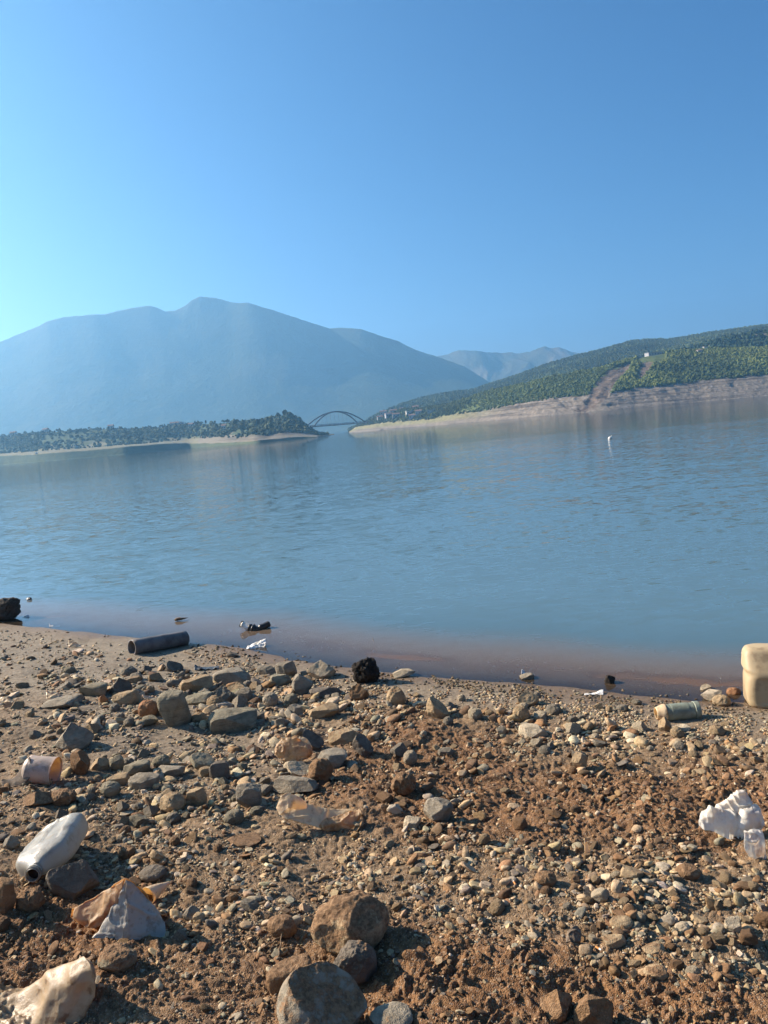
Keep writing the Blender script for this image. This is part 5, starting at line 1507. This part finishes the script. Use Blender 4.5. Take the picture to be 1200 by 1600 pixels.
def build_woods():
    rng = np.random.default_rng(12)
    V, T, az = HILL
    # green front slope
    P, t = sample_grid(V, T, 2.0, 4.0, 34000, rng, .55)
    X, Y, w = project(P)
    keep = ~in_poly(X, Y, SCAR) & ~in_poly(X, Y, SCAR2) & (X < 1500)
    keep &= ~((np.abs(X - 1018) < 22) & (Y > 548) & (Y < 567))
    nz = fbm2(P[:, 0] * .02, P[:, 1] * .02, 8, 3)
    keep &= rng.random(len(P)) < np.clip(.8 + nz * .9, .15, 1)
    P, t, X, Y, nz = P[keep], t[keep], X[keep], Y[keep], nz[keep]
    left = sstep(980, 940, X)
    R = 1.0 * np.exp(rng.normal(-.18, .32, len(P))).clip(.55, 2.4) * (1 - .25 * left) * (1 - .25 * sstep(1060, 1120, X) * (t > 2.5))
    dark, lite, plant = np.array((.060, .080, .026)), np.array((.155, .175, .045)), np.array((.115, .145, .052))
    f = np.clip(.45 + nz * 1.0 + rng.normal(0, .10, len(P)) + .4 * sstep(2.3, 3.0, t) * sstep(1050, 1110, X), 0, 1)[:, None]
    C = dark * (1 - f) + lite * f; C = C * (1 - left[:, None] * .6) + plant * left[:, None] * .6
    low = sstep(760, 690, X)[:, None]; C = C * (1 - low * .45)
    scatter_stuff('hillside_wood', 'bushy green wood covering the right hillside', 'wood', P, R, C, 1, 3)
    # dark band and back slope scrub
    P, t = sample_grid(V, T, 4.2, 6.3, 5200, rng, .55); X, Y, w = project(P)
    nz = fbm2(P[:, 0] * .012, P[:, 1] * .012, 18, 3); k = (rng.random(len(P)) < np.clip(.4 + nz * 2.0, .03, 1)) & (X < 1500); P, nz = P[k], nz[k]
    C = np.array((.028, .045, .020)) * rng.uniform(.8, 1.5, (len(P), 1))
    scatter_stuff('upper_wood', 'dark line of trees along the top of the green hillside', 'wood', P, rng.uniform(1.2, 2.6, len(P)), C, 1, 5)
    P, t = sample_grid(V, T, 6.2, 7.2, 16000, rng, .55); X, Y, w = project(P); k = X < 1500; P = P[k]
    nz = fbm2(P[:, 0] * .01, P[:, 1] * .01, 28, 3)
    C = (np.array((.072, .088, .036)) * (1 + nz[:, None] * .8)) * rng.uniform(.8, 1.3, (len(P), 1))
    scatter_stuff('ridge_scrub', 'low scrub over the long slope behind the green hillside', 'scrub', P, rng.uniform(.9, 1.9, len(P)), C, 1, 7)
    # spit
    V, T, az = SPIT
    P, t = sample_grid(V, T, 2.9, 4.25, 14000, rng); X, Y, w = project(P)
    nz = fbm2(P[:, 0] * .025, P[:, 1] * .025, 38, 3); k = (rng.random(len(P)) < np.clip(.75 + nz * 1.4, .1, 1)) & (X > -260) & (X < 514); P, nz, X, t = P[k], nz[k], X[k], t[k]
    f = np.clip(.35 + nz + rng.normal(0, .25, len(P)), 0, 1)[:, None]
    C = np.array((.048, .068, .036)) * (1 - f) + np.array((.105, .12, .058)) * f
    R = np.exp(rng.normal(-.12, .38, len(P))).clip(.5, 2.8) * np.where(X > 415, 1.15, 1) * np.where(X > 480, .7, 1)
    scatter_stuff('spit_wood', 'dark scrubby wood covering the spit of land', 'wood', P, R, C, 1, 9)


def tree_meshes():
    out = []
    for kind in range(3):
        rng = np.random.default_rng(70 + kind)
        h = 1.0
        tr = loft(np.array([[0, 0, -.1], [.01, 0, .2], [.02, .01, .5], [.0, 0, .8]]), [.045, .038, .028, .012], 8)
        limbs = [loft(np.array([[.01, 0, .3 + .1 * i], [math.cos(a) * .14, math.sin(a) * .14, .5 + .08 * i], [math.cos(a) * .25, math.sin(a) * .25, .62 + .08 * i]]), [.018, .012, .006], 6) for i, a in enumerate((.4, 2.4, 4.4))]
        tm = mesh_np('trunk', *join([tr] + limbs)); tm.materials.append(TRUNK)
        n = 520
        d = rng.normal(size=(n, 3)); d /= np.linalg.norm(d, axis=1, keepdims=True)
        rad = rng.random(n) ** .4
        shape = [np.array([.36, .36, .36]), np.array([.24, .24, .46]), np.array([.46, .42, .30])][kind]
        lump = 1 + fbm3(d * 1.8 + kind * 3, 80 + kind, 2) * .6
        c = d * (rad * lump)[:, None] * shape + np.array([0, 0, .64])
        s = rng.uniform(.035, .075, n)
        a = rng.normal(size=(n, 3)); b = rng.normal(size=(n, 3)); a /= np.linalg.norm(a, axis=1, keepdims=True)
        b -= a * (a * b).sum(1, keepdims=True); b /= np.linalg.norm(b, axis=1, keepdims=True)
        Q = np.stack([c + a * s[:, None], c + b * s[:, None], c - a * s[:, None], c - b * s[:, None]], 1).reshape(-1, 3)
        Fq = np.arange(n * 4).reshape(-1, 4)
        col = np.repeat(np.array([(.058, .078, .038), (.046, .068, .034), (.08, .095, .045)][kind]) * rng.uniform(.7, 1.4, (n, 1)), 4, 0)
        cm = mesh_np('crown', Q, Fq, False, {'tint': ('FLOAT_COLOR', np.concatenate([col, np.ones((len(col), 1))], 1))}); cm.materials.append(LEAF)
        out.append((tm, cm))
    return out


def build_trees():
    rng = np.random.default_rng(31)
    tm = tree_meshes()
    V, T, az = SPIT
    row = np.where(T[:, 0] >= 3.95)[0][0]
    X, Y, w = project(V[row])
    words = ['round-crowned dark tree on the crest of the wooded spit', 'slender dark tree on the crest of the wooded spit', 'wide loose tree on the crest of the wooded spit']
    def tree(P, h, k, label, group):
        root = empty('tree', P); tag(root, label, 'tree', group); root.scale = (h, h, h); root.rotation_euler = (0, 0, rng.uniform(0, 6))
        obj('trunk', tm[k][0], parent=root); obj('crown', tm[k][1], parent=root)
    xs = np.sort(np.concatenate([rng.uniform(-20, 260, 16), rng.uniform(230, 440, 34)]))
    for x in xs:
        j = int(np.argmin(np.abs(X - x))); P = V[row, j] + [rng.normal() * 1.0, rng.uniform(-14, 2), 0]
        k = int(rng.integers(3)); tree(P, rng.uniform(1.8, 3.6), k, words[k], 'trees on the crest of the spit')
    j = int(np.argmin(np.abs(X - 446))); tree(V[row, j] + [0, -3, -.3], 6.2, 0, 'tallest tree, on the hump at the tip of the wooded spit', None)
    for x, h in ((462, 4), (471, 3.6), (452, 4.6), (436, 4.2)):
        j = int(np.argmin(np.abs(X - x))); tree(V[row, j] + [0, -5, 0], h, 0, 'round tree on the hump at the tip of the wooded spit', 'trees on the hump of the spit')


PLASTER = solid('pale_plaster', (.46, .43, .39), (.36, .33, .29), .9, .4, bd=.02)
PLAST2 = solid('grey_plaster', (.36, .355, .36), (.28, .275, .28), .9, .4, bd=.02)
ROOFM = solid('roof_tile', (.21, .125, .09), (.15, .09, .07), .9, .6, bd=.02)
ROOFG = solid('flat_roof', (.30, .29, .28), (.22, .21, .20), .9, .6, bd=.02)
GLASSM = solid('dark_window', (.03, .035, .04), (.05, .055, .06), .2, 1)
STEEL = solid('bridge_steel', (.055, .062, .072), (.04, .045, .052), .6, .2, bd=.01)
CONC = solid('bridge_concrete', (.26, .25, .24), (.18, .17, .16), .9, .3, bd=.02)


def house(P, w, d, h, rz, label, group=None, wall=None, flat=False, cat='house', nwin=3, storeys=1):
    root = empty('house', P); root.rotation_euler = (0, 0, rz); tag(root, label, cat, group)
    V, Fc = box((-w / 2, -d / 2, -1.5), (w / 2, d / 2, h)); obj('wall', mesh_np('wall', V, Fc, False), wall or PLASTER, root)
    if flat:
        V, Fc = box((-w / 2 - .25, -d / 2 - .25, h + .003), (w / 2 + .25, d / 2 + .25, h + .35)); obj('roof', mesh_np('roof', V, Fc, False), ROOFG, root)
    else:
        e = .35; r = h + w * .0 + d * .28
        V = np.array([[-w / 2 - e, -d / 2 - e, h], [w / 2 + e, -d / 2 - e, h], [w / 2 + e, d / 2 + e, h], [-w / 2 - e, d / 2 + e, h], [-w / 2 - e, 0, r], [w / 2 + e, 0, r]]) + [0, 0, .004]
        rf = obj('roof', mesh_np('roof', V, [np.array([[0, 1, 5, 4], [2, 3, 4, 5]]), np.array([[0, 4, 3], [1, 2, 5]])], False), ROOFM, root)
        V, Fc = box((w * .2, d * .1, h + .1), (w * .2 + .6, d * .1 + .6, r + .7)); obj('chimney', mesh_np('chimney', V, Fc, False), wall or PLASTER, rf)
    for st_ in range(storeys):
        z = (st_ + .45) * h / storeys
        for k in range(nwin):
            x = (k + .5) / nwin * w - w / 2
            V, Fc = box((x - .45, -d / 2 - .06, z - .5), (x + .45, -d / 2 + .05, z + .6)); obj('window', mesh_np('window', V, Fc, False), GLASSM, root)
    return root


def on_grid(V, T, X, Y, t0, t1):
    """point of a land grid that shows nearest to a photo pixel"""
    r = np.where((T[:, 0] >= t0) & (T[:, 0] <= t1))[0]
    x, y, w = project(V[r]); d = (x - X) ** 2 + (y - Y) ** 2
    k = np.unravel_index(np.argmin(d), d.shape); return V[r][k]


def build_houses():
    V, T, az = HILL
    P = on_grid(V, T, 1022, 560, 3.0, 4.6)
    house(P + [0, 0, .2], 15, 7, 5.0, .25, 'pale grey flat-roofed house on the brow above the landslide', None, PLAST2, True, nwin=5, storeys=2)
    P = on_grid(V, T, 998, 562, 3.0, 4.6); house(P, 9, 5, 2.8, .2, 'low grey shed beside the pale house above the landslide', None, PLAST2, True, 'shed', 2)
    P = on_grid(V, T, 1103, 549, 3.0, 4.6); house(P, 3.5, 3, 4.2, .1, 'small white hut among trees high on the right hillside', None, PLASTER, True, 'hut', 1)
    P = on_grid(V, T, 1093, 551, 2.8, 4.6); house(P, 4.2, 3, 2.2, .1, 'tiny cream hut left of the small white hut', None, PLASTER, False, 'hut', 1)
    rng = np.random.default_rng(4)
    for X, Y in [(592, 655), (600, 648), (607, 652), (614, 645), (620, 651), (628, 642), (634, 650), (641, 647), (648, 640), (655, 648), (662, 643), (612, 656), (644, 654), (672, 645)]:
        P = on_grid(V, T, X + rng.uniform(-2, 2), Y, 2.05, 6.5)
        house(P, rng.uniform(5, 8), rng.uniform(4, 5), rng.uniform(2.6, 4), rng.uniform(-.4, .4), 'small house in the village at the foot of the right hill', 'village houses at the foot of the right hill', [PLASTER, PLAST2][rng.integers(2)], rng.random() < .3, nwin=2)
    V2, T2, az2 = SPIT
    for X, Y, lab, w in [(22, 681, 'white house at the far left on the crest of the spit', 6), (72, 675, 'pale house under the crest at the left of the spit', 5), (173, 671, 'bright white house on the middle of the spit crest', 5), (272, 664, 'long pale house on the right half of the spit crest', 9), (283, 664, 'grey house at the right end of the long pale house', 5), (300, 668, 'low pale house below the spit crest near the trees', 5), (350, 672, 'lone white house on the wooded face of the spit', 3.5)]:
        P = on_grid(V2, T2, X, Y, 3.0, 4.3); house(P + [0, 0, .6], w, 4, 3.0, rng.uniform(-.3, .3), lab, None, PLAST2 if 'grey' in lab else PLASTER, rng.random() < .3, nwin=2)
    # mast on the ridge
    P = on_grid(V, T, 985, 533, 6.8, 7.3); h = 11 * mpp(P)
    root = empty('mast', P); tag(root, 'thin radio mast standing on the skyline of the back ridge', 'mast')
    obj('pole', mesh_np('pole', *loft(np.array([[0, 0, -2], [0, 0, h * .5], [0, 0, h]]), [.35, .28, .14], 8)), STEEL, root)
    for z in (.55, .75, .9):
        obj('antenna', mesh_np('antenna', *box((-.9, -.12, h * z), (.9, .12, h * z + .25)), False), STEEL, root)
    P = on_grid(V2, T2, 57, 709, 2.0, 3.0)
    Vr, Fr = rock_verts(88, 2, (1, .8, .8), **KIND['block']); o = obj('boulder', mesh_np('rock_shape', Vr * 1.1, Fr), ROCK, loc=tuple(P + [0, 0, .6])); o.color = (.62, .58, .5, 0)
    tag(o, 'white boulder alone on the sandy edge of the spit', 'boulder')


def build_bridge():
    # deck from the tip of the spit to the right bank
    yl, yr = 770.0, 835.0
    A = unproj(484, 667.2, yl); B = unproj(565, 660.4, yr)
    zd = (A[2] + B[2]) / 2; A[2] = B[2] = zd
    ax = B - A; L_ = np.linalg.norm(ax); ax /= L_; side = np.array([-ax[1], ax[0], 0])
    root = empty('arch_bridge', (A + B) / 2 * [1, 1, 0]); tag(root, 'dark steel arch bridge crossing the narrows between the spit and the right hill', 'bridge')
    wd = 5.0
    t = np.linspace(-.03, 1.06, 30)
    path = A + ax * (L_ * t)[:, None]
    put('deck', [loft(path, np.stack([np.full(30, wd), np.full(30, .75)], -1), 16, 8)], CONC, A, root)
    for sg in (-1, 1):
        P = path + side * sg * wd * .95 + [0, 0, 1.3]
        put('railing', [loft(P, .18, 6)] + [box(p - [.1, .1, 1.3], p + [.1, .1, 0]) for p in P[1:-1:2]], STEEL, P[0], root)
    rise = unproj(531, 642.5, (yl + yr) / 2)[2] - zd
    u = np.linspace(0.015, .985, 50)
    arcs = {}; ribs = {}
    for sg in (-1, 1):
        lean = 1 - .72 * (4 * u * (1 - u))
        P = A + ax * (L_ * u)[:, None] + side * (sg * wd * 1.15 * lean)[:, None] + np.array([0, 0, 1.0]) * ((4 * u * (1 - u)) * rise)[:, None]
        arcs[sg] = P
        ribs[sg] = put('arch_rib', [loft(P, np.full(50, .62), 12, 4)], STEEL, P[0], root)
    for k in range(5, 46, 4):
        for sg in (-1, 1):
            p = arcs[sg][k]; q = A + ax * (L_ * u[k]) + side * sg * wd * .9
            put('hanger', [loft(np.array([q, (p + q) / 2, p]), .07, 6)], STEEL, q, ribs[sg])
    for k in (18, 25, 31):
        put('brace', [loft(np.array([arcs[-1][k], (arcs[-1][k] + arcs[1][k]) / 2, arcs[1][k]]), .3, 8)], STEEL, arcs[-1][k], root)
    for X in (528.5, 533.5):
        uu = np.argmin(np.abs(project(path)[0] - X)); p = path[uu]
        put('pier', [loft(np.array([p + [0, 0, -.5], p * [1, 1, 0] + [0, 0, 3], p * [1, 1, 0] + [0, 0, -4.5]]), [.75, .8, .9], 12)], CONC, p, root)
    for X in (494, 500, 551):
        uu = np.argmin(np.abs(project(path)[0] - X)); p = path[uu]
        put('pier', [loft(np.array([p + [0, 0, -.5], p * [1, 1, .5], p * [1, 1, 0] + [0, 0, -4.5]]), [.6, .65, .7], 12)], CONC, p, root)


build_woods(); build_trees(); build_houses(); build_bridge()
